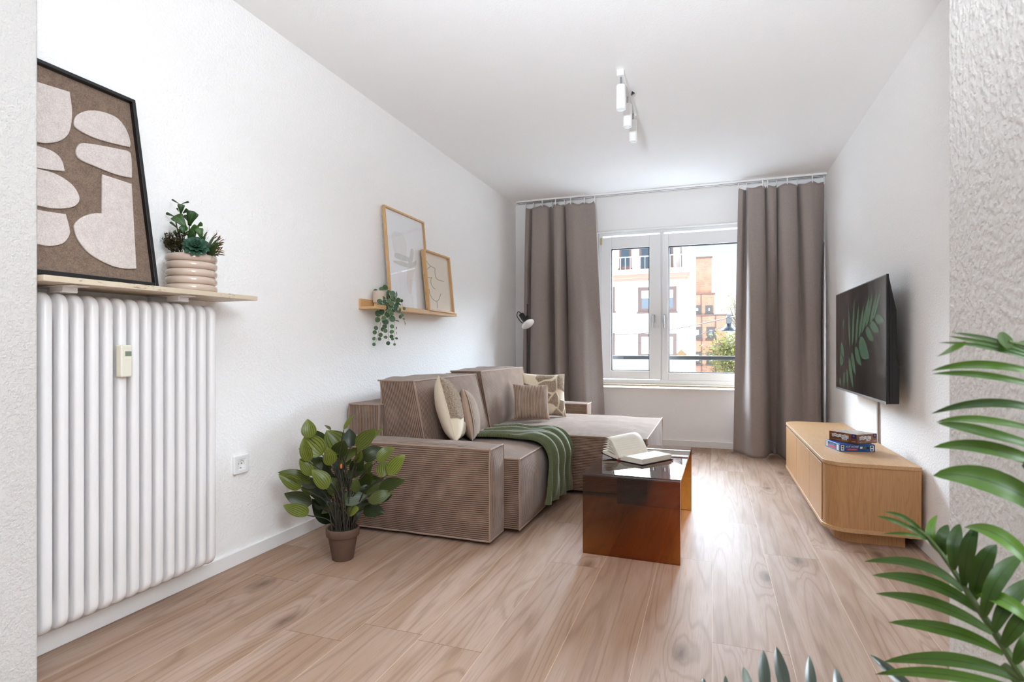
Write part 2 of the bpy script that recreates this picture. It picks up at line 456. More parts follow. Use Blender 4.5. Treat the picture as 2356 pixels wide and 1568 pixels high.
    def mesh(self, name, smooth=40, recalc=False):
        me = bpy.data.meshes.new(name)
        me.from_pydata([tuple(p) for p in self.v], [], self.f)
        uv = me.uv_layers.new(name='UVMap')
        for lp in me.loops:
            uv.data[lp.index].uv = self.u[lp.vertex_index]
        at_ = me.attributes.new('tone', 'FLOAT', 'POINT')
        at_.data.foreach_set('value', self.t)
        me.update()
        if recalc:
            bm = bmesh.new(); bm.from_mesh(me); bmesh.ops.recalc_face_normals(bm, faces=bm.faces); bm.to_mesh(me); bm.free()
        if smooth:
            for p in me.polygons:
                p.use_smooth = True
            me.set_sharp_from_angle(angle=math.radians(smooth))
        return me

# ---------------------------------------------------------------- object helpers
def tag(o, label, cat, group=None, kind=None):
    o['label'] = label
    if cat: o['category'] = cat
    if group: o['group'] = group
    if kind: o['kind'] = kind
    return o
def thing(name, label, cat, loc=(0, 0, 0), group=None):
    o = bpy.data.objects.new(name, None); C.objects.link(o)
    o.location = loc; o.empty_display_size = .05
    return tag(o, label, cat, group)
def rooted(o, parent):
    o.parent = parent
    o.matrix_parent_inverse = Matrix.Translation(parent.location).inverted() if parent.parent is None else Matrix.Identity(4)
def obj(name, mb, mat, parent=None, smooth=40, bevel=0, label=None, solid=0, bang=35, recalc=False):
    me = mb.mesh(name, smooth, recalc) if isinstance(mb, MB) else mb
    me.materials.append(M[mat])
    o = bpy.data.objects.new(name, me); C.objects.link(o)
    if parent is not None:
        rooted(o, parent)
    if label: o['label'] = label
    if solid:
        md = o.modifiers.new('solid', 'SOLIDIFY'); md.thickness = solid; md.offset = 0
    if bevel:
        md = o.modifiers.new('bevel', 'BEVEL'); md.width = bevel; md.segments = 3; md.limit_method = 'ANGLE'; md.angle_limit = math.radians(bang)
        md.harden_normals = True
    return o
def struct(name, mb, mat, bevel=0, smooth=40, label=None):
    o = obj(name, mb, mat, None, smooth, bevel); o['kind'] = 'structure'
    if label: o['label'] = label
    return o
def box(*a):
    return MB().box(*a)
def outline_mesh(loops, extrude, bevel, fn, res=3):
    """Rounded plate from closed 2-D loops (first outer, the others holes); fn maps (a, b, thickness) to 3-D."""
    cu = bpy.data.curves.new('outline', 'CURVE'); cu.dimensions = '2D'; cu.fill_mode = 'BOTH'
    cu.extrude = extrude; cu.bevel_depth = bevel; cu.bevel_resolution = res
    for lp in loops:
        sp = cu.splines.new('POLY'); sp.points.add(len(lp) - 1); sp.use_cyclic_u = True
        for k, (a, b) in enumerate(lp):
            sp.points[k].co = (a, b, 0, 1)
    o = bpy.data.objects.new('outline', cu); C.objects.link(o)
    bpy.context.view_layer.update()
    me = bpy.data.meshes.new_from_object(o.evaluated_get(bpy.context.evaluated_depsgraph_get()))
    bpy.data.objects.remove(o)
    for v in me.vertices:
        v.co = fn(v.co.x, v.co.y, v.co.z)
    me.materials.clear()
    for p in me.polygons:
        p.use_smooth = True
    bm = bmesh.new(); bm.from_mesh(me); bmesh.ops.remove_doubles(bm, verts=bm.verts, dist=1e-6)
    bmesh.ops.recalc_face_normals(bm, faces=bm.faces); bm.to_mesh(me); bm.free()
    me.set_sharp_from_angle(angle=math.radians(40))
    return me
def text_mesh(body, size, fn, extrude=.0003, shear=0.0, bold=0.0, spacing=1.0):
    cu = bpy.data.curves.new('text', 'FONT'); cu.body = body; cu.size = size; cu.extrude = extrude
    cu.align_x = 'CENTER'; cu.align_y = 'CENTER'; cu.shear = shear; cu.offset = bold; cu.space_character = spacing
    o = bpy.data.objects.new('text', cu); C.objects.link(o); bpy.context.view_layer.update()
    me = bpy.data.meshes.new_from_object(o.evaluated_get(bpy.context.evaluated_depsgraph_get()))
    bpy.data.objects.remove(o)
    for v in me.vertices:
        v.co = fn(v.co.x, v.co.y, v.co.z)
    me.materials.clear()
    return me
def rrect(x0, x1, y0, y1, r, n=6):
    out = []
    for cx_, cy_, a0 in ((x1 - r, y1 - r, 0), (x0 + r, y1 - r, 90), (x0 + r, y0 + r, 180), (x1 - r, y0 + r, 270)):
        for k in range(n + 1):
            a = math.radians(a0 + 90 * k / n)
            out.append((cx_ + r * math.cos(a), cy_ + r * math.sin(a)))
    return out
def smooth_loop(pts, per=8):
    """Closed Catmull-Rom through (x, y[, 's']) points; 's' marks a sharp corner."""
    n = len(pts); out = []
    for k in range(n):
        p0, p1, p2, p3 = (pts[(k + d) % n] for d in (-1, 0, 1, 2))
        a, b = V(p1[:2]), V(p2[:2])
        m1 = V((0, 0)) if len(p1) > 2 else (V(p2[:2]) - V(p0[:2])) * .5
        m2 = V((0, 0)) if len(p2) > 2 else (V(p3[:2]) - V(p1[:2])) * .5
        if len(p1) > 2: m1 = (b - a) * .6
        if len(p2) > 2: m2 = (b - a) * .6
        for q in range(per):
            t = q / per; t2, t3 = t * t, t * t * t
            out.append(tuple(a * (2 * t3 - 3 * t2 + 1) + m1 * (t3 - 2 * t2 + t) + b * (-2 * t3 + 3 * t2) + m2 * (t3 - t2)))
    return out
def spline(pts, per=6):
    pts = [V(p) for p in pts]; out = []
    for k in range(len(pts) - 1):
        p0 = pts[max(k - 1, 0)]; p1 = pts[k]; p2 = pts[k + 1]; p3 = pts[min(k + 2, len(pts) - 1)]
        for q in range(per):
            t = q / per
            out.append(.5 * ((2 * p1) + (p2 - p0) * t + (2 * p0 - 5 * p1 + 4 * p2 - p3) * t * t + (3 * p1 - p0 - 3 * p2 + p3) * t ** 3))
    out.append(pts[-1])
    return out
# ================================================================ room shell
WT = .30
YF0, YF1 = .80, 1.04            # the thick wall with the opening the camera looks through
OX0, OX1 = -1.795, .3446        # its two reveals
HY = -2.6                      # back of the hallway behind the camera
struct('floor', box(-3.2, 2.2, HY, YB + .1, -.12, 0), 'oak_laminate', smooth=0)
struct('ceiling', box(-3.2, 2.2, HY - .2, YB + WT, ZC, ZC + .2), 'ceiling_paint', smooth=0)
struct('wall_left', box(XL - .2, XL, YF1, YB + WT, 0, ZC), 'plaster', smooth=0)
struct('wall_right', box(XR, XR + .2, YF1, YB + WT, 0, ZC), 'plaster', smooth=0)
# window opening in the back wall
WX0, WX1, WZ0, WZ1 = -1.115, .665, .585, 2.178
mb = MB()
mb.box(XL, WX0, YB, YB + WT, 0, ZC); mb.box(WX1, XR, YB, YB + WT, 0, ZC)
mb.box(WX0, WX1, YB, YB + WT, 0, WZ0 - .02); mb.box(WX0, WX1, YB, YB + WT, WZ1, ZC)
struct('wall_back', mb, 'plaster_smooth', smooth=0)
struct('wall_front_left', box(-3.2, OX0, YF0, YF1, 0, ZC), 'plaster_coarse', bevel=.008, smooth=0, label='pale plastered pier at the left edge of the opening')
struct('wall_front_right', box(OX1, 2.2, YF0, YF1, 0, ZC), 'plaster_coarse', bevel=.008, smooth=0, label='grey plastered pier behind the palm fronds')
mb = MB(); mb.box(-3.2, -3.0, HY, YF0, 0, ZC); mb.box(2.0, 2.2, HY, YF0, 0, ZC); mb.box(-3.2, 2.2, HY - .2, HY, 0, ZC)
struct('wall_hallway', mb, 'plaster', smooth=0)
BH, BT = .062, .014
def skirting(name, x0, x1, y0, y1):
    struct(name, box(x0, x1, y0, y1, 0, BH), 'white_paint', bevel=.003)
skirting('baseboard_left', XL, XL + BT, YF1, YB)
skirting('baseboard_right', XR - BT, XR, YF1, YB)
skirting('baseboard_back', XL + BT, XR - BT, YB - BT, YB)

# the street front of the house itself: it shades the near half of the street from the sun
mb = MB(); EY0, EY1 = YB + WT, YB + WT + .06
mb.box(-16, WX0, EY0, EY1, -8, 8); mb.box(WX1, 16, EY0, EY1, -8, 8); mb.box(WX0, WX1, EY0, EY1, -8, WZ0 - .02); mb.box(WX0, WX1, EY0, EY1, WZ1, 8)
struct('wall_street_front', mb, 'render_white', smooth=0)

# ---------------------------------------------------------------- window
win = bpy.data.objects.new('window_1', None); C.objects.link(win); win.location = (-.22, 5.86, WZ0); win['kind'] = 'structure'
win['label'] = 'white two-sash window with one narrow and one wide sash'
FY0, FY1 = 5.835, 5.905
def frame_ring(x0, x1, z0, z1, w, y0, y1, wt=None, wb=None):
    wt = wt or w; wb = wb or w
    m = MB()
    m.box(x0, x0 + w, y0, y1, z0, z1); m.box(x1 - w, x1, y0, y1, z0, z1)
    m.box(x0 + w, x1 - w, y0, y1, z1 - wt, z1); m.box(x0 + w, x1 - w, y0, y1, z0, z0 + wb)
    return m
m = frame_ring(WX0, WX1, .60, WZ1, .045, FY0, FY1, .04, .045)
m.box(-.491, -.449, FY0, FY1, .64, WZ1 - .04)
obj('window_frame', m, 'upvc', win, bevel=.004)
obj('reveal_band', box(WX0, WX1, YB + .002, YB + .084, WZ1 - .012, WZ1 - .001), 'white_paint', win)
def sash(x0, x1, z0, z1, gx0, gx1, gz0, gz1, handle_x):
    y0, y1 = 5.812, 5.872
    m = MB()
    m.box(x0, gx0, y0, y1, z0, z1); m.box(gx1, x1, y0, y1, z0, z1); m.box(gx0, gx1, y0, y1, gz1, z1); m.box(gx0, gx1, y0, y1, z0, gz0)
    s = obj('sash', m, 'upvc', win, bevel=.005)
    e = .008
    m = MB(); m.box(gx0, gx0 + e, y0 + .012, y1 - .01, gz0, gz1); m.box(gx1 - e, gx1, y0 + .012, y1 - .01, gz0, gz1)
    m.box(gx0 + e, gx1 - e, y0 + .012, y1 - .01, gz1 - e, gz1); m.box(gx0 + e, gx1 - e, y0 + .012, y1 - .01, gz0, gz0 + e)
    obj('gasket', m, 'black_rubber', s)
    obj('pane', box(gx0 + .002, gx1 - .002, y0 + .028, y0 + .032, gz0 + .002, gz1 - .002), 'clear_glass', s, smooth=0)
    h = MB().box(handle_x - .013, handle_x + .013, 5.802, 5.813, 1.225, 1.305)
    h.tube([(handle_x, 5.806, 1.285), (handle_x, 5.776, 1.285)], .008, 10)
    h.tube(spline([(handle_x, 5.778, 1.29), (handle_x, 5.772, 1.28), (handle_x, 5.772, 1.2), (handle_x, 5.774, 1.172)], 4), [.0085] * 12 + [.007], 10)
    obj('window_handle', h, 'steel', s, bevel=.003, label='pale metal window handle')
sash(-1.078, -.476, .652, 2.118, -.978, -.590, .736, 1.998, -.546)
sash(-.464, .628, .645, 2.118, -.404, .525, .722, 1.992, -.446)
h = MB(); h.tube([(-1.083, 5.806, 2.045), (-1.083, 5.806, 2.115)], .007, 10); h.box(-1.09, -1.076, 5.806, 5.82, 2.05, 2.11)
obj('hinge', h, 'brass', win, label='brass coloured hinge')
m = MB().box(WX0 - .02, WX1 + .02, 5.665, 5.835, .588, .606)
obj('window_sill', m, 'travertine', win, bevel=.003, label='stone window sill')
obj('sill_trim', box(WX0, WX1, 5.795, 5.84, .606, .646), 'upvc', win, bevel=.004)

# ================================================================ outside
struct('ground', box(-70, 70, YB + .36, 90, -8.3, -8.0), 'paving', smooth=0)
def w_at(u, v, y):
    p = onY(u, v, y); return p.x, p.z
FYD = 35.0
ab = thing('apartment_building', 'cream rendered apartment building with brown window frames seen through the narrow sash', 'building', (-8, FYD, -8))
m = MB().box(-16, -1.18, FYD, FYD + 9, -8, 5.3); obj('facade', m, 'render_cream', ab, smooth=0)
m = MB().box(-1.62, -1.08, FYD - .12, FYD + 9, -8, 7.9); obj('corner_pier', m, 'render_white', ab, smooth=0, label='white corner strip of the building')
m = MB().box(-16, -1.62, FYD + 1.3, FYD + 9, 5.3, 7.9); obj('upper_wall', m, 'render_cream', ab, smooth=0)
m = MB().box(-16, -1.12, FYD - .55, FYD + 1.3, 5.42, 5.75); m.box(-16, -1.2, FYD - .32, FYD + .2, 5.22, 5.42); m.box(-16, -1.3, FYD - .15, FYD + .2, 5.08, 5.22)
obj('cornice', m, 'stone_cornice', ab, smooth=0)
def far_window(x0, x1, z0, z1, y, parent, fmat, gmat, fw=.13, blind=1.0, mull=None, rec=.18):
    m = frame_ring(x0, x1, z0, z1, fw, y - .04, y + .1)
    if mull: m.box(mull - .09, mull + .09, y - .04, y + .1, z0 + fw, z1 - fw)
    m.box(x0 - .06, x1 + .06, y - .14, y, z0 - .09, z0 + .02)
    w = obj('window', m, fmat, parent, smooth=0)
    zb = z1 - fw - (z1 - z0 - 2 * fw) * blind
    if blind > 0:
        obj('blind', box(x0 + fw, x1 - fw, y - .012, y + .03, zb, z1 - fw), 'window_blind', w, smooth=0, label='white lowered blind')
    if blind < 1:
        obj('pane', box(x0 + fw, x1 - fw, y - .01, y + .03, z0 + fw, zb), gmat, w, smooth=0)
for (u0, u1, v0, v1, bl, ml) in ((1372, 1415, 661, 716, 1, None), (1468, 1557, 661, 716, .42, 1512), (1372, 1415, 766, 822, .4, None), (1468, 1557, 767, 822, 1, 1512)):
    x0, z1 = w_at(u0, v0, FYD); x1, z0 = w_at(u1, v1, FYD)
    far_window(x0, x1, z0, z1, FYD, ab, 'brown_frame', 'dark_glass', .21, bl, w_at(ml, 700, FYD)[0] if ml else None)
for (u0, u1, v0, v1) in ((1425, 1453, 566, 617), (1471, 1500, 566, 628), (1529, 1549, 566, 616), (1380, 1400, 566, 617)):
    y = FYD + 1.3; x0, z1 = w_at(u0, v0 - 8, y); x1, z0 = w_at(u1, v1, y)
    far_window(x0, x1, z0, z1, y, ab, 'brown_frame', 'sky_glass', .13, 0)
x0, _ = w_at(1567, 600, FYD + 1.2); x1, _ = w_at(1576, 600, FYD + 1.2)
obj('balcony_screen', box(x0, x1, FYD + .2, FYD + 1.3, 5.75, 7.9), 'render_shade', ab, smooth=0, label='grey side screen of the balcony')
m = MB()
for k in range(46):
    xx = -15 + k * .295
    m.box(xx, xx + .025, FYD - .4, FYD - .375, 5.75, 6.55)
m.box(-16, -1.62, FYD - .42, FYD - .36, 6.5, 6.55)
obj('balcony_railing', m, 'zinc', ab, smooth=0, label='thin metal balcony railing')
xp = w_at(1584, 700, FYD)[0]
m = MB(); m.tube([(xp, FYD - .25, -8), (xp, FYD - .25, 3.7)], .11, 10); m.tube(spline([(xp, FYD - .25, 3.7), (xp + .1, FYD - .3, 4.1), (xp + .18, FYD - .55, 4.6), (xp + .18, FYD - .6, 5.4), (xp - .1, FYD - .3, 6.0), (xp - .15, FYD - .25, 7.)], 5), .1, 10)
m.tube([(xp - .15, FYD - .25, 7.), (xp - .15, FYD - .25, 7.9)], .08, 8)
obj('downpipe', m, 'zinc', ab, label='grey rainwater downpipe')
x, z = w_at(1568, 815, FYD)
m = MB().box(-.22, .22, -.05, .05, -.22, .22, Matrix.Translation((x, FYD - .08, z)) @ Matrix.Rotation(.78, 4, 'Y'))
obj('wall_lamp', m, 'gold_ochre', ab, bevel=.02, label='small ochre wall lamp')

BY = 48.0
bb = thing('brick_building', 'stepped orange brick building with dark window frames behind the cream building', 'building', (-1, BY, -8))
m = MB()
x1 = w_at(1637, 600, BY)[0]; m.box(-6, x1, BY + 1.2, BY + 9, -8, w_at(1600, 592, BY + 1.2)[1])
x2 = w_at(1643, 700, BY)[0]; m.box(-6, x2, BY + .6, BY + 9, -8, w_at(1600, 676, BY + .6)[1])
x3 = w_at(1671, 740, BY)[0]; m.box(-6, x3, BY, BY + 9, -8, w_at(1600, 725, BY)[1])
obj('brick_volumes', m, 'brick_wall', bb, smooth=0)
m = MB()
for (u, v, y) in ((1637, 592, BY + 1.2), (1643, 676, BY + .6), (1671, 725, BY)):
    xx, zz = w_at(u, v, y); m.box(-6, xx + .08, y - .08, y + .4, zz, zz + .1)
obj('parapet_cap', m, 'brown_frame', bb, smooth=0)
m = MB()
for u, v0, v1, y in ((1614, 725, 900, BY), (1646, 725, 900, BY), (1613, 676, 725, BY + .6)):
    xx, z1 = w_at(u, v0, y); z0 = w_at(u, v1, y)[1]; m.box(xx - .05, xx + .05, y - .03, y + .02, z0, z1)
obj('expansion_joint', m, 'brown_frame', bb, smooth=0)
for (u0, u1, v0, v1, y, bl) in ((1593, 1613, 702, 725, BY + .6, 1), (1623, 1640, 702, 725, BY + .6, 1), (1593, 1615, 752, 783, BY, .9), (1625, 1646, 752, 783, BY, .05), (1593, 1615, 809, 841, BY, 1), (1625, 1646, 810, 841, BY, 1)):
    xa, za = w_at(u0, v0, y); xb, zb = w_at(u1, v1, y)
    far_window(xa, xb, zb + .15, za, y, bb, 'grey_frame', 'dark_glass', .24, bl)

def tree(name, label, ctr, rx, rz, n, seed, mat, twigs, size):
    rnd = random.Random(seed); c = V(ctr)
    t = thing(name, label, 'tree', (c.x, c.y, -8))
    m = MB(); m.tube(spline([(c.x, c.y, -8), (c.x + .2, c.y, c.z - rz), (c.x, c.y, c.z)], 5), [.2 - .013 * k for k in range(11)], 8)
    tips = []
    for k in range(twigs):
        a = rnd.uniform(0, 2 * PI); e = rnd.uniform(-.3, 1.2); r = rnd.uniform(.55, 1.0)
        q = c + V((math.cos(a) * math.cos(e) * rx * r, math.sin(a) * math.cos(e) * rx * r, math.sin(e) * rz * r))
        s = c + V((0, 0, -rz * rnd.uniform(.2, .9)))
        md = (s + q) / 2 + V((rnd.uniform(-.2, .2), rnd.uniform(-.2, .2), .15))
        m.tube(spline([s, md, q], 4), [.035 - .0035 * i for i in range(9)], 5); tips += [md, q, (md + q) / 2]
    obj('trunk', m, 'bark', t)
    m = MB()
    for k in range(n):
        b = rnd.choice(tips) + V((rnd.gauss(0, 1), rnd.gauss(0, 1), rnd.gauss(0, 1))) * size * 2.6
        d = V((rnd.uniform(-1, 1), rnd.uniform(-1, 1), rnd.uniform(-.6, 1))).normalized()
        m.leaf(b, b + d * size * rnd.uniform(.6, 1.2), size * .32, d.orthogonal(), .1, .1, 3, 2, 'ovate', rnd.random())
    obj('crown', m, mat, t)
tree('street_tree', 'bushy yellow-green street tree in front of the brick building', tuple(onY(1688, 828, 44.5)), 1.75, 2.1, 3600, 3, 'tree_leaf', 60, .20)
tree('bare_tree', 'thin nearly leafless tree against the sky beside the street lamp', tuple(onY(1703, 728, 62)), 1.5, 2.8, 420, 5, 'tree_leaf', 70, .16)

# street lamp hung on overhead wires
lp = at(1677, 745, 22)
sl = thing('street_lamp', 'dark blue hanging street lamp at the window edge', 'street lamp', lp)
m = MB().lathe([(.02, .02), (.12, .0), (.16, -.10), (.27, -.16), (.31, -.24), (.28, -.28), (.10, -.26)], lp + V((0, 0, -.0)), 28); obj('lamp_shade', m, 'lamp_navy', sl)
m = MB().box(lp.x - .10, lp.x + .10, lp.y - .1, lp.y + .1, lp.z, lp.z + .26); m.box(lp.x - .06, lp.x + .14, lp.y - .06, lp.y + .06, lp.z + .24, lp.z + .38)
obj('lamp_bracket', m, 'black_satin', sl, bevel=.02)
a = onY(1380, 768, 34.6); b = lp + V((0, 0, .25)); e = onY(1760, 715, 20)
pts = [a + (b - a) * (k / 12) + V((0, 0, -.25 * math.sin(PI * k / 12))) for k in range(13)] + [e]
tag(obj('overhead_wire', MB().tube(pts, .022, 6), 'wire'), 'brown overhead wire that carries the street lamp', 'wire')
a = onY(1380, 778, 34.6); e = onY(1760, 715, 26)
pts = [a + (e - a) * (k / 12) + V((0, 0, -.75 * math.sin(PI * k / 12))) for k in range(13)]
tag(obj('overhead_wire', MB().tube(pts, .014, 6), 'wire'), 'thinner lower overhead wire sagging across the facades', 'wire')
# safety bar right outside the window
tag(obj('safety_bar', MB().box(WX0 - .06, WX1 + .06, 6.112, 6.15, .845, .887), 'black_metal', bevel=.004), 'black horizontal safety bar outside the window panes', 'railing')

# ================================================================ left side
# radiator
RX0, RX1, RZ0, RZ1 = -1.995, -1.852, .112, 1.138
rad = thing('radiator', 'white column radiator under the stone shelf', 'radiator', (-1.93, 1.35, RZ0))
b = .0115
outer = rrect(RX0 + b, RX1 - b, RZ0 + b, RZ1 - b, .03)
wtube = .038; g = (RX1 - RX0 - 3 * wtube) / 2
holes = []
for k in (0, 1):
    h0 = RX0 + wtube + k * (wtube + g)
    holes.append(rrect(h0 - .008, h0 + g + .008, RZ0 + .085, RZ1 - .075, .012)[::-1])
cm = outline_mesh([outer] + holes, .0032, b, lambda a, c, t: V((a, t, c)))
cm.materials.append(M['radiator_paint'])
cols = [1.704 - .045 * k - .019 for k in range(15)]
for k, y in enumerate(cols):
    o = bpy.data.objects.new('radiator_column', cm); C.objects.link(o); rooted(o, rad); o.location = (0, y, 0)
for zz in (RZ0 + .045, RZ1 - .04):
    obj('header_pipe', MB().tube([(RX0 + .072, cols[-1], zz), (RX0 + .072, cols[0], zz)], .022, 12), 'radiator_paint', rad)
ym = cols[8] - .003; zc = .925
m = MB().box(-1.858, -1.830, ym - .021, ym + .017, zc - .052, zc + .055)
mt = obj('heat_meter', m, 'meter_plastic', rad, bevel=.005, label='cream heat meter clipped to the radiator')
obj('display', box(-1.8305, -1.8292, ym - .008, ym + .013, zc + .018, zc + .034), 'lcd', mt)
m = MB().box(-1.8305, -1.8294, ym - .004, ym + .010, zc + .004, zc + .008); obj('button', m, 'text_grey', mt)
# stone shelf on brackets, gently out of level
shf = thing('radiator_shelf', 'beige travertine shelf on white brackets above the radiator', 'shelf', (-1.9, 1.4, 1.16))
def sh_z(y): return 1.1775 + (y - 1.03) * .0085
m = MB(); P = []
for y in (1.042, 1.832):
    for x in (XL, -1.775):
        for dz in (-.0178, 0): P.append(V((x, y, sh_z(y) + dz)))
m.add(P, [(0, 1, 3, 2), (4, 6, 7, 5), (0, 4, 5, 1), (2, 3, 7, 6), (0, 2, 6, 4), (1, 5, 7, 3)])
obj('slab', m, 'travertine', shf, bevel=.002)
for y in (1.155, 1.545):
    z = sh_z(y) - .0185
    m = MB().box(XL, -1.80, y - .028, y + .028, z - .004, z); m.box(-1.905, -1.845, y - .022, y + .022, z - .021, z - .004); m.box(XL, XL + .02, y - .02, y + .02, z - .06, z)
    obj('bracket', m, 'white_gloss', shf, bevel=.002)

# leaning felt picture: plane through a foot line and a head line
AF, AT = (-1.872, sh_z(1.45) + .002), (-1.990, 1.865)
ad = V((AT[0] - AF[0], 0, AT[1] - AF[1])); AL = ad.length; adn = ad.normalized(); an = V((adn.z, 0, -adn.x))   # an points into the room
def art_ray(u, v):
    o = V((0, 0, CH)); r = ray(u, v); p0 = V((AF[0], 0, AF[1]))
    t = (p0 - o).dot(an) / r.dot(an); p = o + r * t
    return p.y, (p - V((AF[0], p.y, AF[1]))).dot(adn)
def art_pt(y, h, t):
    return V((AF[0], y, AF[1])) + adn * h + an * t
ART = thing('felt_artwork', 'black framed felt picture of pale rounded shapes on brown leaning on the stone shelf', 'picture', (AF[0], 1.2, AF[1]))
yr = 1.448; yl = 1.044; ht = AL - .002
fw = .013
m = MB()
for (y0, y1, h0, h1) in ((yl, yl + fw, 0, ht), (yr - fw, yr, 0, ht), (yl + fw, yr - fw, 0, fw), (yl + fw, yr - fw, ht - fw, ht)):
    m.prism([(y0, h0), (y1, h0), (y1, h1), (y0, h1)], art_pt, 0, .026)
obj('frame', m, 'black_satin', ART, bevel=.0015, smooth=0)
obj('felt_backing', MB().prism([(yl + fw, fw), (yr - fw, fw), (yr - fw, ht - fw), (yl + fw, ht - fw)], art_pt, .002, .010), 'felt_brown', ART, smooth=0)
def zz1(p): return art_ray(p[0] * .3954, 100 + p[1] * .3954) + tuple(p[2:])
felt = [
 [(60, 195, 's'), (383, 292, 's'), (397, 400), (385, 510), (345, 562), (275, 583), (200, 578), (110, 540), (50, 430)],
 [(415, 470), (430, 430), (480, 405), (540, 402), (610, 418), (670, 450), (715, 510), (738, 580), (735, 607, 's'), (600, 575), (500, 540), (430, 500)],
 [(427, 640), (440, 603), (470, 591), (560, 602), (680, 625), (728, 637), (743, 665), (747, 770), (735, 783), (640, 760), (540, 720), (450, 680)],
 [(60, 580), (225, 613), (300, 645), (340, 690), (356, 750, 's'), (225, 735), (60, 690)],
 [(60, 722), (225, 744), (320, 775), (400, 830), (438, 890), (437, 930), (400, 958), (320, 967), (225, 955), (60, 900)],
 [(60, 940, 's'), (225, 980), (362, 1000, 's'), (383, 1080), (383, 1120), (350, 1165), (290, 1182), (225, 1178), (60, 1130)],
 [(580, 772, 's'), (745, 825, 's'), (772, 1312, 's'), (700, 1311), (620, 1290), (510, 1230), (440, 1150), (417, 1080), (425, 1050), (470, 1015), (530, 998), (578, 998, 's')]]
for lp_ in felt:
    pts = [zz1(p) for p in lp_]
    loop = [(min(max(a, yl + fw + .012), yr - fw - .004), c) for a, c in smooth_loop(pts)]
    cl = []
    for q in loop:
        if not cl or (abs(q[0] - cl[-1][0]) + abs(q[1] - cl[-1][1])) > 1e-4: cl.append(q)
    if abs(cl[0][0] - cl[-1][0]) + abs(cl[0][1] - cl[-1][1]) < 1e-4: cl.pop()
    obj('felt_shape', outline_mesh([cl], .0015, .002, lambda a, c, t: art_pt(a, c, .0135 + t)), 'felt_pale', ART)

# succulents in a ribbed pot
PC = V((-1.885, 1.612, sh_z(1.612)))
suc = thing('succulent_pot', 'small mixed succulents in a ribbed blush ceramic pot on the stone shelf', 'potted plant', PC)
prof = [(.0, 0.0), (.078, .0)]
for k in range(5):
    for q in range(9):
        a = -PI / 2 + PI * q / 8
        prof.append((.079 + .0105 * math.cos(a), .0145 + k * .0285 + .01425 * math.sin(a)))
PH = .143
prof += [(.076, PH), (.072, PH - .006), (.072, PH - .03), (0, PH - .03)]
obj('pot', MB().lathe(prof, PC, 48), 'glazed_blush', suc)
obj('soil', MB().lathe([(.0, PH - .028), (.071, PH - .028), (.071, PH - .022), (0, PH - .016)], PC, 24), 'soil', suc)
SD = 2.35
def s7(x, y, dd=0.0): return at(340 + x * .1786, 440 + y * .1786, PCd + dd)
PCd = (-PC.x * sn + PC.y * cs)
toC = (V((0, 0, CH)) - PC).normalized(); rnd = random.Random(2)
m = MB(); st = MB()
jade = [(405, 165, 305, 102, 10, .02), (440, 160, 535, 138, 12, .0), (425, 290, 430, 160, 36, -.02), (400, 260, 372, 212, 10, 0), (455, 280, 522, 236, 24, .01), (355, 330, 232, 280, 16, .01),
        (485, 460, 350, 310, 68, -.03), (535, 440, 598, 255, 62, -.01), (560, 440, 470, 300, 26, .02), (395, 490, 280, 392, 14, .01), (400, 500, 520, 470, 30, -.02), (500, 560, 390, 490, 30, .0),
        (640, 450, 708, 415, 26, -.01), (500, 560, 660, 455, 46, -.01), (690, 610, 650, 470, 44, -.02), (480, 570, 430, 440, 30, -.03), (520, 600, 600, 520, 44, -.03), (590, 640, 540, 500, 50, .0), (380, 560, 330, 510, 22, -.01)]
for bx, by, tx, ty, w, dd in jade:
    q = (toC + V((rnd.uniform(-.2, .2), rnd.uniform(-.2, .2), rnd.uniform(.0, .35)))).normalized()
    m.leaf(s7(bx, by, dd + .01), s7(tx, ty, dd), w * .1786 * PCd / F * 1.45, q, .12, .25, 8, 4, 'spoon', rnd.uniform(.2, 1))
obj('jade_leaves', m, 'jade_leaf', suc, solid=.0012)
for pts in (((480, 790), (470, 600), (440, 400), (425, 280), (410, 160)), ((520, 790), (530, 600), (535, 440)), ((470, 700), (400, 560), (350, 330)), ((560, 790), (600, 620), (640, 450)), ((470, 760), (420, 600), (395, 490))):
    st.tube(spline([s7(x, y, .005) for x, y in pts], 4), .0022, 6)
obj('jade_stem', st, 'stem_green', suc)
m = MB(); c0 = s7(620, 720, -.055)
axis = (toC * .75 + V((0, 0, .6))).normalized(); ta = axis.orthogonal().normalized(); tb = axis.cross(ta)
for ring, (n_, r_, el) in enumerate(((13, .040, .10), (11, .034, .45), (9, .026, .85), (6, .016, 1.2))):
    for k in range(n_):
        a = 2 * PI * (k + ring * .5) / n_
        d = (ta * math.cos(a) + tb * math.sin(a)) * math.cos(el) + axis * math.sin(el)
        m.leaf(c0, c0 + d * r_ * 1.25, .0115, axis, .05, .35, 7, 4, 'spoon', rnd.random())
obj('rosette', m, 'rosette_leaf', suc, solid=.0012)
m = MB(); sm = MB()
for k in range(22):
    x, y = rnd.uniform(150, 450), 0
    top = s7(rnd.uniform(150, 470), rnd.uniform(520, 690), rnd.uniform(-.03, .04)); bot = s7(rnd.uniform(300, 450), 790, rnd.uniform(-.01, .02))
    sm.tube(spline([bot, (bot + top) / 2 + V((0, 0, -.006)), top], 3), .0014, 5)
    d0 = (top - bot).normalized()
    for q in range(34):
        t = .30 + .7 * q / 33; p = bot + (top - bot) * t
        d = (d0 * .5 + V((rnd.uniform(-1, 1), rnd.uniform(-1, 1), rnd.uniform(-.4, 1)))).normalized()
        m.leaf(p, p + d * .0125, .0046, d.orthogonal(), .1, .2, 4, 2, 'spoon', rnd.random())
obj('sedum_sprigs', m, 'sedum_leaf', suc); obj('sedum_stem', sm, 'stem_dark', suc)
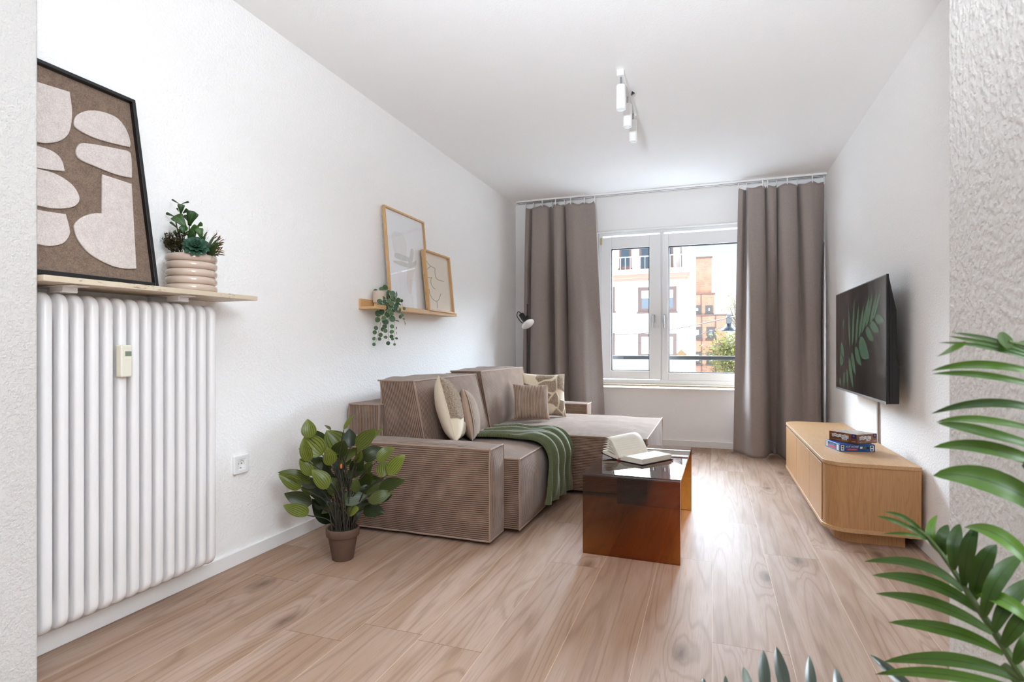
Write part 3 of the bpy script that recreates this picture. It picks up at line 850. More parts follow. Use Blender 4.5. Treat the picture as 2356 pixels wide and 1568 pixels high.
m = MB(); sp0 = [(700, 780, 690, 560), (740, 790, 860, 560), (760, 790, 900, 610), (750, 800, 930, 650), (760, 800, 910, 700), (740, 800, 920, 770), (760, 810, 890, 820), (700, 700, 740, 540)]
for bx, by, tx, ty in sp0:
    dd = rnd.uniform(-.03, .03); b0, t0 = s7(bx, by, dd * .3), s7(tx, ty, dd)
    for q in range(15):
        t = .25 + .75 * q / 14; p = b0 + (t0 - b0) * t
        d = ((t0 - b0).normalized() * .9 + V((rnd.uniform(-1, 1), rnd.uniform(-1, 1), rnd.uniform(-.5, 1.1))) * .75).normalized()
        m.leaf(p, p + d * rnd.uniform(.022, .036), .0026, d.orthogonal(), .12, .1, 5, 2, 'palm', min(1, max(0, t * .9 - .25 + rnd.uniform(-.2, .2))))
    m.leaf(b0, t0, .006, toC, .08, .2, 6, 2, 'palm', .0)
obj('spiky_sprigs', m, 'spike_leaf', suc)

# socket
SY, SZ = 1.963, .4465
soc = thing('wall_socket', 'white wall socket between radiator and floor plant', 'socket', (XL, SY, SZ))
me = outline_mesh([rrect(SY - .0385, SY + .0385, SZ - .0385, SZ + .0385, .004), rrect(SY - .024, SY + .024, SZ - .024, SZ + .024, .002)[::-1]], .004, .003, lambda a, c, t: V((XL + .0075 + t, a, c)))
obj('cover_plate', me, 'white_gloss', soc)
circ = [(SY + .0195 * math.cos(2 * PI * k / 32), SZ + .0195 * math.sin(2 * PI * k / 32)) for k in range(32)]
obj('socket_insert', outline_mesh([rrect(SY - .0262, SY + .0262, SZ - .0262, SZ + .0262, .002), circ[::-1]], .004, .001, lambda a, c, t: V((XL + .0075 + t, a, c))), 'white_gloss', soc)
m = MB().lathe([(0, 0), (.0215, 0), (.0215, .0015), (0, .0015)], (XL + .001, SY, SZ), 28, Matrix.Rotation(PI / 2, 4, 'Y')); obj('well', m, 'white_paint', soc)
m = MB()
for dy in (-.0095, .0095):
    m.lathe([(0, 0), (.0027, 0), (.0027, .0008), (0, .0008)], (XL + .0026, SY + dy, SZ + .002), 12, Matrix.Rotation(PI / 2, 4, 'Y'))
m.box(XL + .002, XL + .008, SY - .004, SY + .004, SZ - .019, SZ - .0165)
obj('contact_hole', m, 'dark_gap', soc)

# ================================================================ picture ledge
led = thing('picture_ledge', 'light oak picture ledge on the left wall above the sofa', 'shelf', (XL, 3.42, 1.205))
LY0, LY1 = 2.868, 3.997
def lz(y): return (y - 2.868) * .010
m = MB()
def wedge(mb, x0, x1, z0, z1):
    P = [V((x, y, z + lz(y))) for z in (z0, z1) for y in (LY0, LY1) for x in (x0, x1)]
    mb.add(P, [(0, 2, 3, 1), (4, 5, 7, 6), (0, 1, 5, 4), (2, 6, 7, 3), (0, 4, 6, 2), (1, 3, 7, 5)])
wedge(m, XL, XL + .014, 1.205, 1.268); obj('back_board', m, 'oak_light', led, bevel=.001, smooth=0)
m = MB(); wedge(m, XL + .014, -1.9, 1.205, 1.220); obj('shelf_board', m, 'oak_light', led, bevel=.001, smooth=0)
m = MB(); wedge(m, -1.9, -1.886, 1.205, 1.231); obj('front_lip', m, 'oak_light', led, bevel=.001, smooth=0)

def leaning(name, label, y0, y1, foot, head, fw, depth, fmat, glass):
    d = V((head[0] - foot[0], 0, head[1] - foot[1])); L = d.length; d = d.normalized(); n = V((d.z, 0, -d.x))
    def pt(y, h, t): return V((foot[0], y, foot[1])) + d * h + n * t
    th = thing(name, label, 'picture', (foot[0], (y0 + y1) / 2, foot[1]))
    fr = MB()
    for a0, a1, h0, h1 in ((y0, y0 + fw, 0, L), (y1 - fw, y1, 0, L), (y0 + fw, y1 - fw, 0, fw), (y0 + fw, y1 - fw, L - fw, L)):
        fr.prism([(a0, h0), (a1, h0), (a1, h1), (a0, h1)], pt, 0, depth)
    obj('frame', fr, fmat, th, bevel=.001, smooth=0)
    def pray(u, v):
        o = V((0, 0, CH)); r = ray(u, v); p0 = V((foot[0], 0, foot[1])) + n * depth * .5
        t = (p0 - o).dot(n) / r.dot(n); p = o + r * t
        return p.y, (p - V((foot[0], p.y, foot[1]))).dot(d)
    return th, pt, pray, L
F1Y0, F1Y1 = 3.098, 3.628
pic, ppt, pray_, PL_ = leaning('framed_print', 'tall oak framed abstract watercolour print leaning on the ledge', F1Y0, F1Y1, (-1.938, 1.2295), (-1.993, 1.888), .012, .02, 'oak_light_up', True)
obj('mount', MB().prism([(F1Y0 + .012, .012), (F1Y1 - .012, .012), (F1Y1 - .012, PL_ - .012), (F1Y0 + .012, PL_ - .012)], ppt, .002, .006), 'mount_white', pic, smooth=0)
def z4(p): return pray_(780 + p[0] * .26786, 440 + p[1] * .26786) + tuple(p[2:])
for mat, pts, lay in (('wash_pale', [(460, 360), (520, 350), (570, 400), (585, 520), (560, 600), (500, 560), (470, 480)], .0062),
                      ('wash_grey', [(480, 540), (500, 528), (590, 560), (612, 575), (610, 600), (560, 595), (490, 570)], .0066),
                      ('wash_grey', [(620, 500), (632, 490), (645, 520), (635, 600), (612, 640), (600, 610), (612, 550)], .0064),
                      ('wash_grey', [(470, 595), (540, 600), (612, 620), (660, 595), (668, 600), (660, 640), (600, 655), (500, 620)], .0065),
                      ('wash_blush', [(600, 640), (655, 620), (640, 740), (628, 850), (617, 880), (600, 850), (585, 780), (590, 700)], .0063)):
    lp_ = smooth_loop([z4(p) for p in pts], 6)
    obj('brush_mark', outline_mesh([lp_], .0001, 0, lambda a, c, t, lay=lay: ppt(a, c, lay + t)), mat, pic, smooth=0)
obj('glass', MB().prism([(F1Y0 + .012, .012), (F1Y1 - .012, .012), (F1Y1 - .012, PL_ - .012), (F1Y0 + .012, PL_ - .012)], ppt, .0095, .0115), 'picture_glass', pic, smooth=0, recalc=True)
F2Y0, F2Y1 = 3.536, 3.945
pic2, qpt, qray, QL = leaning('framed_relief', 'smaller oak framed cream relief with cut line pattern in front of the tall print', F2Y0, F2Y1, (-1.908, 1.2325), (-1.952, 1.672), .012, .032, 'oak_light_up', False)
obj('canvas', MB().prism([(F2Y0 + .012, .012), (F2Y1 - .012, .012), (F2Y1 - .012, QL - .012), (F2Y0 + .012, QL - .012)], qpt, .004, .012), 'relief_cream', pic2, smooth=0)
def z5(x, y): return qray(780 + x * .26786, 440 + y * .26786)
m = MB()
for pts in ([(727, 545), (745, 580), (770, 620), (792, 642)], [(828, 660), (830, 720), (850, 755), (903, 772)], [(792, 642), (765, 665), (745, 700), (738, 725), (797, 742)], [(800, 735), (792, 765), (798, 800), (815, 828), (830, 838)],
            [(778, 838), (785, 880), (810, 925), (840, 942), (862, 925), (878, 876)], [(844, 942), (848, 1005)], [(748, 865), (760, 910), (783, 962), (765, 1000), (757, 1010)], [(792, 642), (828, 660)], [(757, 1012), (900, 1035)]):
    q = [qpt(a, c, .0125) for a, c in (z5(*p) for p in pts)]
    m.tube(spline(q, 5), .0016, 6)
obj('relief_line', m, 'relief_line', pic2)

# ---------------------------------------------------------------- trailing plant on the ledge
TC = V((-1.947, 3.005, 1.2222))
tr = thing('trailing_plant', 'trailing round-leaved plant in a beige pot on the picture ledge', 'potted plant', TC)
obj('wooden_stand', MB().lathe([(0, 0), (.036, 0), (.036, .026), (0, .026)], TC, 28), 'oak_light', tr, label='small wooden pot stand')
pp = [(0, .026), (.034, .026)]
obj('pot', MB().lathe([(0, .026), (.036, .026), (.041, .03), (.043, .10), (.040, .103), (.038, .098), (.036, .085), (0, .085)], TC, 40), 'stoneware', tr)
obj('soil', MB().lathe([(0, .086), (.037, .086), (.034, .09), (0, .093)], TC, 20), 'soil', tr)
TD = -TC.x * sn + TC.y * cs
def z6(x, y, dd=0.0): return at(840 + x * .1084, 640 + y * .1084, TD + dd)
rl = [(225, 275, 45), (430, 190, 55), (350, 225, 50), (290, 375, 70), (385, 325, 65), (480, 385, 55), (580, 330, 60), (660, 335, 55), (310, 495, 55), (425, 505, 55), (565, 535, 50), (590, 450, 60), (690, 470, 60), (320, 580, 62), (450, 625, 48),
      (545, 600, 50), (720, 550, 50), (775, 475, 30), (665, 580, 50), (280, 745, 62), (350, 715, 60), (470, 765, 60), (560, 745, 45), (520, 690, 45), (735, 670, 40), (680, 700, 45), (830, 640, 30), (265, 875, 52), (400, 845, 45), (430, 925, 62),
      (575, 860, 62), (670, 905, 45), (745, 815, 35), (790, 780, 30), (230, 1055, 42), (415, 1020, 45), (375, 1080, 42), (430, 1115, 42), (570, 1020, 40), (660, 1055, 28), (205, 1145, 40), (565, 1135, 42), (665, 1165, 28), (330, 1200, 42), (190, 1280, 36),
      (305, 1285, 34), (435, 1250, 36), (560, 1235, 38), (580, 1285, 28), (665, 1275, 28), (190, 1400, 34), (490, 1375, 38), (625, 1400, 25), (600, 395, 50), (640, 640, 45), (380, 430, 50), (500, 300, 45), (500, 480, 45), (420, 560, 40), (600, 680, 40), (760, 730, 30), (850, 960, 18), (825, 860, 18)]
m = MB()
for x, y, r in rl:
    frac = min(1, max(0, (y - 200) / 300))
    dd = -.035 * frac - .02 * random.random() + (.03 if y < 420 and x < 500 else 0)
    p = z6(x, y, dd); r_ = r * .1084 * TD / F * 1.16
    nrm = ((V((0, 0, CH)) - p).normalized() + V((random.uniform(-.45, .45), random.uniform(-.3, .3), random.uniform(-.2, .6)))).normalized()
    if x > 640: nrm = (nrm + V((0, 1.3, 0)) * random.random()).normalized()
    d = nrm.cross(V((random.uniform(-.4, .4), 1, random.uniform(-.3, .3)))).normalized()
    m.leaf(p + d * r_, p - d * r_, r_, nrm, .04, .10, 10, 6, 'round', random.uniform(0, .8))
obj('foliage', m, 'trailing_leaf', tr)
m = MB()
for pts in (((400, 260), (330, 420), (370, 700), (330, 950), (260, 1230), (220, 1360)), ((420, 260), (500, 420), (490, 800), (490, 1100), (495, 1330)), ((450, 260), (610, 420), (610, 800), (620, 1150), (625, 1370)), ((450, 260), (690, 420), (720, 700), (830, 900), (850, 1000)), ((430, 280), (600, 360), (760, 500), (830, 680))):
    m.tube(spline([z6(x, y, -.03 if k else 0) for k, (x, y) in enumerate(pts)], 4), .0011, 5)
obj('vine', m, 'stem_pink', tr)
# ================================================================ sofa
def soft_box(x0, x1, y0, y1, z0, z1, bulge=(.01, .01, .01), ribs=None, warp=None, step=.03, wr=.0, seed=0, top_ribs='y'):
    """Upholstered block. ribs: which coordinate the corduroy counts along on x / y / z faces."""
    ribs = ribs or {'x': 'y', 'y': 'z', 'z': 'y'}
    lo, hi = V((x0, y0, z0)), V((x1, y1, z1)); size = hi - lo; mb = MB(); ax = 'xyz'
    for k in range(3):
        a, b = [q for q in range(3) if q != k]
        na = max(4, int(size[a] / step)); nb = max(4, int(size[b] / step))
        for sgn in (-1, 1):
            def fn(s, t):
                p = V((0, 0, 0)); p[a] = lo[a] + size[a] * s; p[b] = lo[b] + size[b] * t
                p[k] = hi[k] if sgn > 0 else lo[k]
                fs, ft = 1 - (2 * s - 1) ** 4, 1 - (2 * t - 1) ** 4
                bl = bulge[k] if not isinstance(bulge[k], tuple) else bulge[k][0 if sgn < 0 else 1]
                p[k] += sgn * bl * fs * ft
                if wr:
                    q = p * 5.0 + V((seed, seed * 2.3, 0)); p[k] += sgn * wr * noise.noise(q) * min(1, 6 * min(s, 1 - s, t, 1 - t))
                return warp(p) if warp else p
            def uvf(s, t):
                c = V((0, 0, 0)); c[a] = lo[a] + size[a] * s; c[b] = lo[b] + size[b] * t
                r = ax.index(ribs[ax[k]]); o = b if r == a else a
                return (c[r], c[o])
            flip = (sgn > 0) == (k == 1)
            mb.grid(fn, na, nb, uvfn=uvf, flip=flip)
    return mb
def edge_piping(x0, x1, y0, y1, z0, z1, edges, warp=None, r=.0045, seed=0):
    """Raised seam along the named edges, e.g. 'x01' runs along x at y=lo, z=hi."""
    lo, hi = (x0, y0, z0), (x1, y1, z1); mb = MB()
    for e in edges:
        k = 'xyz'.index(e[0]); a, b = [q for q in range(3) if q != k]
        L = hi[k] - lo[k]; n = max(6, int(L / .025)); pts = []
        for i in range(n + 1):
            p = V((0, 0, 0)); p[k] = lo[k] + L * i / n
            p[a] = hi[a] if e[1] == '1' else lo[a]; p[b] = hi[b] if e[2] == '1' else lo[b]
            w = .0022 * noise.noise(p * 9 + V((seed, 0, 0)))
            p[a] += w + (.001 if e[1] == '1' else -.001); p[b] += w + (.001 if e[2] == '1' else -.001)
            pts.append(warp(p) if warp else p)
        mb.tube(pts, r, 8)
    return mb
ALL12 = [k + p for k in 'xyz' for p in ('00', '01', '10', '11')]
sofa = thing('sofa', 'brown corduroy corner sofa with a chaise by the window', 'sofa', (-1.4, 3.8, 0))
def upholster(name, dims, edges, parent=sofa, **kw):
    w = kw.get('warp'); sd = kw.get('seed', 1)
    o = obj(name, soft_box(*dims, **kw), 'corduroy', parent)
    obj('piping', edge_piping(*dims, edges, w, seed=sd), 'corduroy_piping', o)
    return o
SIDE = ['x01', 'x11', 'z11', 'z10', 'y11', 'y10', 'x00', 'x10']
upholster('armrest', (-1.965, -1.022, 2.540, 2.728, .022, .468), SIDE, bulge=(.016, (.020, .004), .016), wr=.005, seed=3)
upholster('armrest', (-1.965, -1.040, 4.90, 5.09, .022, .468), SIDE, bulge=(.010, .008, .010), wr=.003, seed=5)
upholster('back_frame', (-1.975, -1.775, 2.732, 4.895, .022, .645), ['y11', 'y01', 'x01', 'x11', 'z00', 'z10'], bulge=(.004, .006, .008), ribs={'x': 'y', 'y': 'x', 'z': 'y'}, seed=7)
upholster('seat', (-1.775, -.935, 2.734, 3.618, .03, .392), ['y11', 'x01', 'x11', 'z10', 'z11', 'y10'], bulge=((.0, .030), .004, (.0, .030)), wr=.006, seed=11)
upholster('chaise', (-1.775, -.385, 3.624, 4.80, .03, .388), ['y11', 'x01', 'x11', 'z10', 'z11', 'y10'], bulge=((.0, .022), (.008, .008), (.0, .030)), wr=.007, seed=13)
def lean(y0, y1, zb, zt, back, dx):
    def w(p):
        t = (p.z - zb) / (zt - zb)
        p = p.copy(); p.x -= dx * t * (1 if p.x > back + .05 else .25)
        p.y += .02 * (t - .3) * (1 if p.y < (y0 + y1) / 2 else -.35)
        return p
    return w
CU = {'x': 'y', 'y': 'x', 'z': 'y'}
w1 = lean(2.79, 3.66, .40, .80, -1.77, .10)
upholster('back_cushion', (-1.768, -1.485, 2.765, 3.665, .405, .782), ALL12, bulge=((.0, .035), (.012, .012), (.0, .014)), ribs=CU, warp=w1, wr=.012, seed=17)
w2 = lean(3.69, 4.66, .40, .80, -1.77, .085)
upholster('back_cushion', (-1.768, -1.475, 3.690, 4.660, .402, .800), ALL12, bulge=((.0, .030), (.012, .012), (.0, .014)), ribs=CU, warp=w2, wr=.010, seed=23)
for x, y in ((-1.10, 2.60), (-1.9, 2.60), (-1.02, 3.5), (-.47, 3.70), (-.47, 4.72), (-1.9, 5.02)):
    obj('foot', MB().lathe([(0, 0), (.022, 0), (.024, .03), (0, .03)], (x, y, 0), 16), 'black_metal', sofa)

# cushions
def cushion(name, label, ctr, nrm, up, w, h, th, mat, seed, group=None, patch=False, fine=44):
    c = V(ctr); n = V(nrm).normalized(); u = V(up); u = (u - n * u.dot(n)).normalized(); r = u.cross(n).normalized()
    rnd = random.Random(seed); cells = [(rnd.uniform(-1.1, 1.1), rnd.uniform(-1.1, 1.1), rnd.random()) for _ in range(15)]
    def mask(a, b):
        a += .10 * noise.noise(V((a * 2, b * 2, seed))); b += .10 * noise.noise(V((a * 2, b * 2, seed + 9)))
        d = sorted((math.hypot(a - p, b - q), k) for k, (p, q, s) in enumerate(cells))[:2]
        g = d[1][0] - d[0][0]
        if cells[d[0][1]][2] < .22: return 0.0
        return max(0., min(1., (g - .05) / .05))
    def shape(a, b, sgn):
        x = a * w / 2 * (1 - .07 * (1 - b * b) * a * a); y = b * h / 2 * (1 - .07 * (1 - a * a) * b * b)
        e = max(0., (1 - a * a) * (1 - b * b))
        z = th / 2 * e ** .42 * (1 + .08 * noise.noise(V((a * 1.6, b * 1.6, seed * 3.1 + sgn))))
        m_ = 0.
        if patch and sgn > 0:
            m_ = mask(a, b); z += m_ * .010 * min(1, e * 8) + m_ * .003 * noise.noise(V((a * 30, b * 30, seed)))
        return c + r * x + u * y + n * (z * sgn), m_
    t = thing(name, label, 'cushion', c - u * h * .48, group)
    N_ = 90 if patch else fine
    for sgn, pn, mt in ((1, 'front_panel', mat), (-1, 'back_panel', 'cream_cloth' if patch else mat)):
        pts, tones = [], []
        for j in range(N_ + 1):
            for i in range(N_ + 1):
                p, m_ = shape(2 * i / N_ - 1, 2 * j / N_ - 1, sgn); pts.append(p); tones.append(m_)
        fc = []
        for j in range(N_):
            for i in range(N_):
                q = (j * (N_ + 1) + i, j * (N_ + 1) + i + 1, (j + 1) * (N_ + 1) + i + 1, (j + 1) * (N_ + 1) + i)
                fc.append(q if sgn > 0 else q[::-1])
        uv = [((i / N_) * w, (j / N_) * h) for j in range(N_ + 1) for i in range(N_ + 1)]
        obj(pn, MB().add(pts, fc, uv, tones), mt, t, smooth=60)
    rim = [shape(math.cos(0) * 0 + a, b, 1)[0] for a, b in [(-1 + 2 * k / 16, -1) for k in range(16)] + [(1, -1 + 2 * k / 16) for k in range(16)] + [(1 - 2 * k / 16, 1) for k in range(16)] + [(-1, 1 - 2 * k / 16) for k in range(16)]]
    obj('seam', MB().tube(rim, .0028, 6, closed=True), 'cream_cloth' if patch else mat, t)
    return t
cushion('throw_cushion', 'cream cushion with teddy patches leaning beside the near sofa arm', at(1034, 943, 3.24), (.86, .40, .26), (-.25, .05, .95), .40, .37, .145, 'teddy_patch', 4, 'teddy patch cushions', True)
cushion('throw_cushion', 'corduroy cushion standing behind the near teddy cushion', at(1079, 953, 3.44), (.90, .36, .20), (-.20, .05, .97), .33, .31, .125, 'corduroy_fine', 5, 'corduroy cushions')
cushion('throw_cushion', 'small corduroy cushion in front of the far teddy cushion', at(1222, 924, 4.22), (.42, -.82, .26), (-.10, .25, .95), .272, .268, .11, 'corduroy_fine', 6, 'corduroy cushions')
cushion('throw_cushion', 'cream cushion with teddy patches at the window end of the sofa', at(1252, 908, 4.48), (.52, -.80, .22), (-.12, .25, .95), .355, .345, .13, 'teddy_patch', 8, 'teddy patch cushions', True)

# green throw over the seat edge
def throw_path(w):
    # w 0 = side towards the near arm, 1 = side towards the chaise
    k = w
    z = .428
    return [V((-1.39 + .0 * k, 3.075 + .55 * k, z - .003)), V((-1.25, 3.085 + .55 * k, z)), V((-1.10 + .02 * k, 3.10 + .525 * k - .02 * k, z)), V((-.985 + .01 * k, 3.10 + .50 * k, z - .004)),
            V((-.915 + .004 * k, 3.085 + .50 * k, .392)), V((-.882 + .004 * k, 3.06 + .505 * k, .32)), V((-.876, 3.02 + .53 * k, .23)), V((-.874, 2.985 + .56 * k, .150 - .03 * k)), V((-.876, 2.965 + .58 * k, .105 - .035 * k))]
NW, NL = 72, 84
paths = [spline(throw_path(i / NW), 12) for i in range(NW + 1)]
fold = lambda w, l: (.5 + .5 * math.sin(2 * PI * (3.6 * w + .35 * math.sin(3.0 * l) + .12))) * .026 + (.5 + .5 * math.sin(2 * PI * (7.3 * w - .5 * l + .3))) * .010
def throw_pt(a, l):
    i = min(NW, max(0, round(a * NW))); P = paths[i]; n = len(P) - 1
    q = l * n; k = min(n - 1, int(q)); f = q - k; p = P[k] * (1 - f) + P[k + 1] * f
    d = (P[k + 1] - P[k]).normalized(); nn = V((0, 1, 0)).cross(d) * -1
    nn = V((-d.z * -1, 0, d.x)) if False else V((-d.z, 0, d.x))
    if nn.z < 0 and abs(d.z) < .8: nn = -nn
    if abs(d.z) >= .8 and nn.x < 0: nn = -nn
    amp = .55 + .75 * min(1, l * 1.6)
    return p + nn * (.004 + fold(a, l) * amp * (1 if 0 < a < 1 else .3) + .010 * noise.noise(p * 7))
mb = MB().grid(throw_pt, NW, NL, uvfn=lambda a, l: (a * .56, l * .9))
thr = obj('throw_blanket', mb, 'green_knit', smooth=80, solid=.007)
tag(thr, 'green knitted throw draped over the front edge of the sofa seat', 'blanket')

# ================================================================ floor plant
FP = V((-1.600, 2.165, 0))
cal = thing('floor_plant', 'bushy striped-leaf plant in a small brown pot on the floor beside the sofa arm', 'potted plant', FP)
obj('pot', MB().lathe([(0, 0), (.046, 0), (.048, .003), (.066, .108), (.072, .108), (.0745, .112), (.076, .142), (.074, .146), (.068, .145), (.064, .118), (0, .118)], FP, 44), 'terracotta_brown', cal)
obj('soil', MB().lathe([(0, .118), (.064, .118), (.060, .128), (0, .132)], FP, 24), 'soil', cal)
FD = -FP.x * sn + FP.y * cs
rnd = random.Random(12)
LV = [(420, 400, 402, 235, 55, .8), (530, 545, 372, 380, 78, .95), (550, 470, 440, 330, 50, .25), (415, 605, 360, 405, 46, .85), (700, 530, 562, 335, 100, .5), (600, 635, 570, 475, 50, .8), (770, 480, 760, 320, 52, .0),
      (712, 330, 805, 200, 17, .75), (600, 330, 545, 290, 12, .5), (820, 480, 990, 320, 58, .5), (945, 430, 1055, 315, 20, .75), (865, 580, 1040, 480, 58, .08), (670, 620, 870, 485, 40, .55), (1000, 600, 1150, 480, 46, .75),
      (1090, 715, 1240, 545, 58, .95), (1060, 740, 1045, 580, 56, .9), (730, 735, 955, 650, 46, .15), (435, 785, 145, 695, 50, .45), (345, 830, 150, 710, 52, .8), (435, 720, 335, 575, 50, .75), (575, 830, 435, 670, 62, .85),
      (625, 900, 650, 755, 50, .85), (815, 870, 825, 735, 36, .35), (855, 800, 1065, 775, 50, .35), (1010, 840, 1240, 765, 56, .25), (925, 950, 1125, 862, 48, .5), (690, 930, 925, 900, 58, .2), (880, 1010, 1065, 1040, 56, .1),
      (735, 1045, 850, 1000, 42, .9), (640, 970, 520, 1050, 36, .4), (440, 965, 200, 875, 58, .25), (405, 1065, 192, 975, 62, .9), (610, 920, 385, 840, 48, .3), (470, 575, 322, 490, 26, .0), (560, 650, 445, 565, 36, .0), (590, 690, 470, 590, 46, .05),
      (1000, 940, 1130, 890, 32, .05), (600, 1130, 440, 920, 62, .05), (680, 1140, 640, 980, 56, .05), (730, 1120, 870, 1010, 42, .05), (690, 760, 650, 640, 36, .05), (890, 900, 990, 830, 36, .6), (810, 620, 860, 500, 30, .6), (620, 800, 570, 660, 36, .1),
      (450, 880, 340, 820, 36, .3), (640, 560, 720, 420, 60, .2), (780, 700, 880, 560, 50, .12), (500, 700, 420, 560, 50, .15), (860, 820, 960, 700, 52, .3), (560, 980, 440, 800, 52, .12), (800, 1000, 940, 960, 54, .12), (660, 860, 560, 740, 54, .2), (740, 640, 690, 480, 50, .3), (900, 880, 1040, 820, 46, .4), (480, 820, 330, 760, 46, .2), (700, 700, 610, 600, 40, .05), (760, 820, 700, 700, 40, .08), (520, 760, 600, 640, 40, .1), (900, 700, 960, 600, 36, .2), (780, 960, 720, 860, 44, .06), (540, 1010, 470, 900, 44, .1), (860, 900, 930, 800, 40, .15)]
m = MB(); sm = MB()
for k, (bx, by, tx, ty, w, tone) in enumerate(LV):
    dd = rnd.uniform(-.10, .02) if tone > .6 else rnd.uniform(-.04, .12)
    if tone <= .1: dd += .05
    b0 = at(600 + bx * .268, 900 + by * .268, FD + dd); t0 = at(600 + tx * .268, 900 + ty * .268, FD + dd + rnd.uniform(-.05, .05))
    for q in (b0, t0):
        if q.y > 2.50: q.y = 2.50
        if q.x < XL + .04: q.x = XL + .04
    toc = (V((0, 0, CH)) - b0).normalized()
    nr = (toc + V((rnd.uniform(-.35, .35), rnd.uniform(-.3, .3), rnd.uniform(.1, .7)))).normalized()
    m.leaf(b0, t0, w * .268 * (FD + dd) / F * 1.16, nr, rnd.uniform(.04, .14), rnd.uniform(.12, .35), 12, 6, 'ovate', min(1, max(0, tone + rnd.uniform(-.08, .08))))
    r0 = FP + V((rnd.uniform(-.04, .04), rnd.uniform(-.04, .04), .12))
    md = (r0 + b0) / 2 + (V((r0.x, r0.y, b0.z)) - (r0 + b0) / 2) * .35
    if k != 31: sm.tube(spline([r0, md, b0], 5), [.0028 - .00008 * i for i in range(11)], 6)
    else: sm.tube(spline([r0, at(755, 1195, FD - .02), b0], 5), .0022, 6)
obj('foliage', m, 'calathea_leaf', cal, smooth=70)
obj('leaf_stem', sm, 'stem_dark', cal)
c = at(600 + 690 * .268, 900 + 645 * .268, FD - .06)
obj('flower_bud', MB().lathe([(0, -.01), (.005, -.006), (.006, .004), (.003, .011), (0, .013)], c, 12), 'orange_bud', cal, label='tiny orange bud')

# ================================================================ coffee table
tb = MB(); TH, TT, TRD = .380, .012, .014
x0, x1, y0, y1 = -.222, .222, -.455, .455
prof = [(y0, 0), (y0, TH - TRD)] + [(y0 + TRD - TRD * math.cos(PI / 2 * k / 6), TH - TRD + TRD * math.sin(PI / 2 * k / 6)) for k in range(1, 7)]
prof += [(y1 - TRD + TRD * math.sin(PI / 2 * k / 6), TH - TRD + TRD * math.cos(PI / 2 * k / 6)) for k in range(0, 7)] + [(y1, 0), (y1 - TT, 0)]
ri = TRD - TT
prof += [(y1 - TT, TH - TRD), (y1 - TRD, TH - TT), (y0 + TRD, TH - TT), (y0 + TT, TH - TRD), (y0 + TT, 0)]
RT = Matrix.Translation((-.341, 3.055, 0)) @ Matrix.Rotation(math.radians(-1.2), 4, 'Z')
n = len(prof); P = [RT @ V((x, a, b)) for x in (x0, x1) for a, b in prof]
fc = [(k, (k + 1) % n, n + (k + 1) % n, n + k) for k in range(n)]
ins = list(range(2, 8)) ; tb.add(P, fc)
# side walls as quads between the outer and the inner outline
outer_i = list(range(0, 16)); inner_i = [n - 1, n - 2, n - 3, n - 4, n - 5, n - 6] ;
def side(o, rev):
    nb = 1 + 1 + 6 + 7 + 1
    fr = []
    left_out = list(range(0, 8)); right_out = list(range(8, 16))
    A = [n - 1, n - 2, n - 3]; B = [17, 18, 19][::1]
    fr.append([0, 1, n - 2, n - 1]); fr.append([1, 2, 3, 4, 5, 6, 7, n - 3, n - 2]); fr.append([7, 8, 18, n - 3]); fr.append([8, 9, 10, 11, 12, 13, 14, 17, 18]); fr.append([14, 15, 16, 17])
    tb.f += [[o + q for q in (f if rev else f[::-1])] for f in fr]
side(0, True); side(n, False)
tbl = obj('coffee_table', tb, 'amber_acrylic', smooth=30, recalc=True)
tag(tbl, 'amber transparent acrylic waterfall coffee table with an open book on top', 'coffee table', None)

# open book
bk = thing('open_book', 'open hardcover book with a red ribbon lying on the amber table', 'book', (-.39, 3.02, TH))
SP0, SP1 = V((-.452, 2.945, TH)), V((-.322, 3.150, TH))       # spine from head to foot
sd = (SP1 - SP0).normalized(); sr = V((sd.y, -sd.x, 0)); SL = (SP1 - SP0).length
def bp(a, r, z): return SP0 + sd * a + sr * r + V((0, 0, z))
BW = .148
m = MB()
def cover_fn(i, j):
    r = -.128 + i * (.128 + BW + .006); lift = .022 * max(0, (-r) / .128) ** 1.4
    return bp(-.004 + j * (SL + .008), r, .0022 + lift)
m.grid(cover_fn, 24, 4); obj('cover', m, 'book_cover', bk, solid=.003)
def block(rs, zlo, zhi):
    m = MB(); nn = len(rs) - 1; P = []
    for a in (0, SL):
        for k in range(nn + 1): P.append(bp(a, rs[k], zlo[k]))
        for k in range(nn + 1): P.append(bp(a, rs[k], zhi[k]))
    q = 2 * (nn + 1); f = []
    for k in range(nn):
        f += [(k, k + 1, nn + 2 + k, nn + 1 + k)[::-1], (q + k, q + k + 1, q + nn + 2 + k, q + nn + 1 + k), (nn + 1 + k, nn + 2 + k, q + nn + 2 + k, q + nn + 1 + k)[::-1], (k, k + 1, q + k + 1, q + k)]
    f += [(nn, q + nn, q + 2 * nn + 1, 2 * nn + 1), (0, nn + 1, q + nn + 1, q)]
    m.add(P, f); return m
rs = [BW * k / 16 for k in range(17)]
hi = [.006 + .024 * min(1, (r / .035)) ** .6 - .0015 * (r / BW) for r in rs]
obj('page_block', block(rs, [.004] * 17, hi), 'page_edges', bk, smooth=50)
rs2 = [-.118 * k / 16 for k in range(17)][::-1]
lo2 = [.0045 + .022 * (-r / .128) ** 1.4 for r in rs2]; hi2 = [l + .002 + .016 * min(1, (-r / .03)) ** .6 * (1 - .3 * (-r / .118)) for l, r in zip(lo2, rs2)]
obj('page_block', block(rs2, lo2, hi2), 'page_edges', bk, smooth=50)
rnd = random.Random(4)
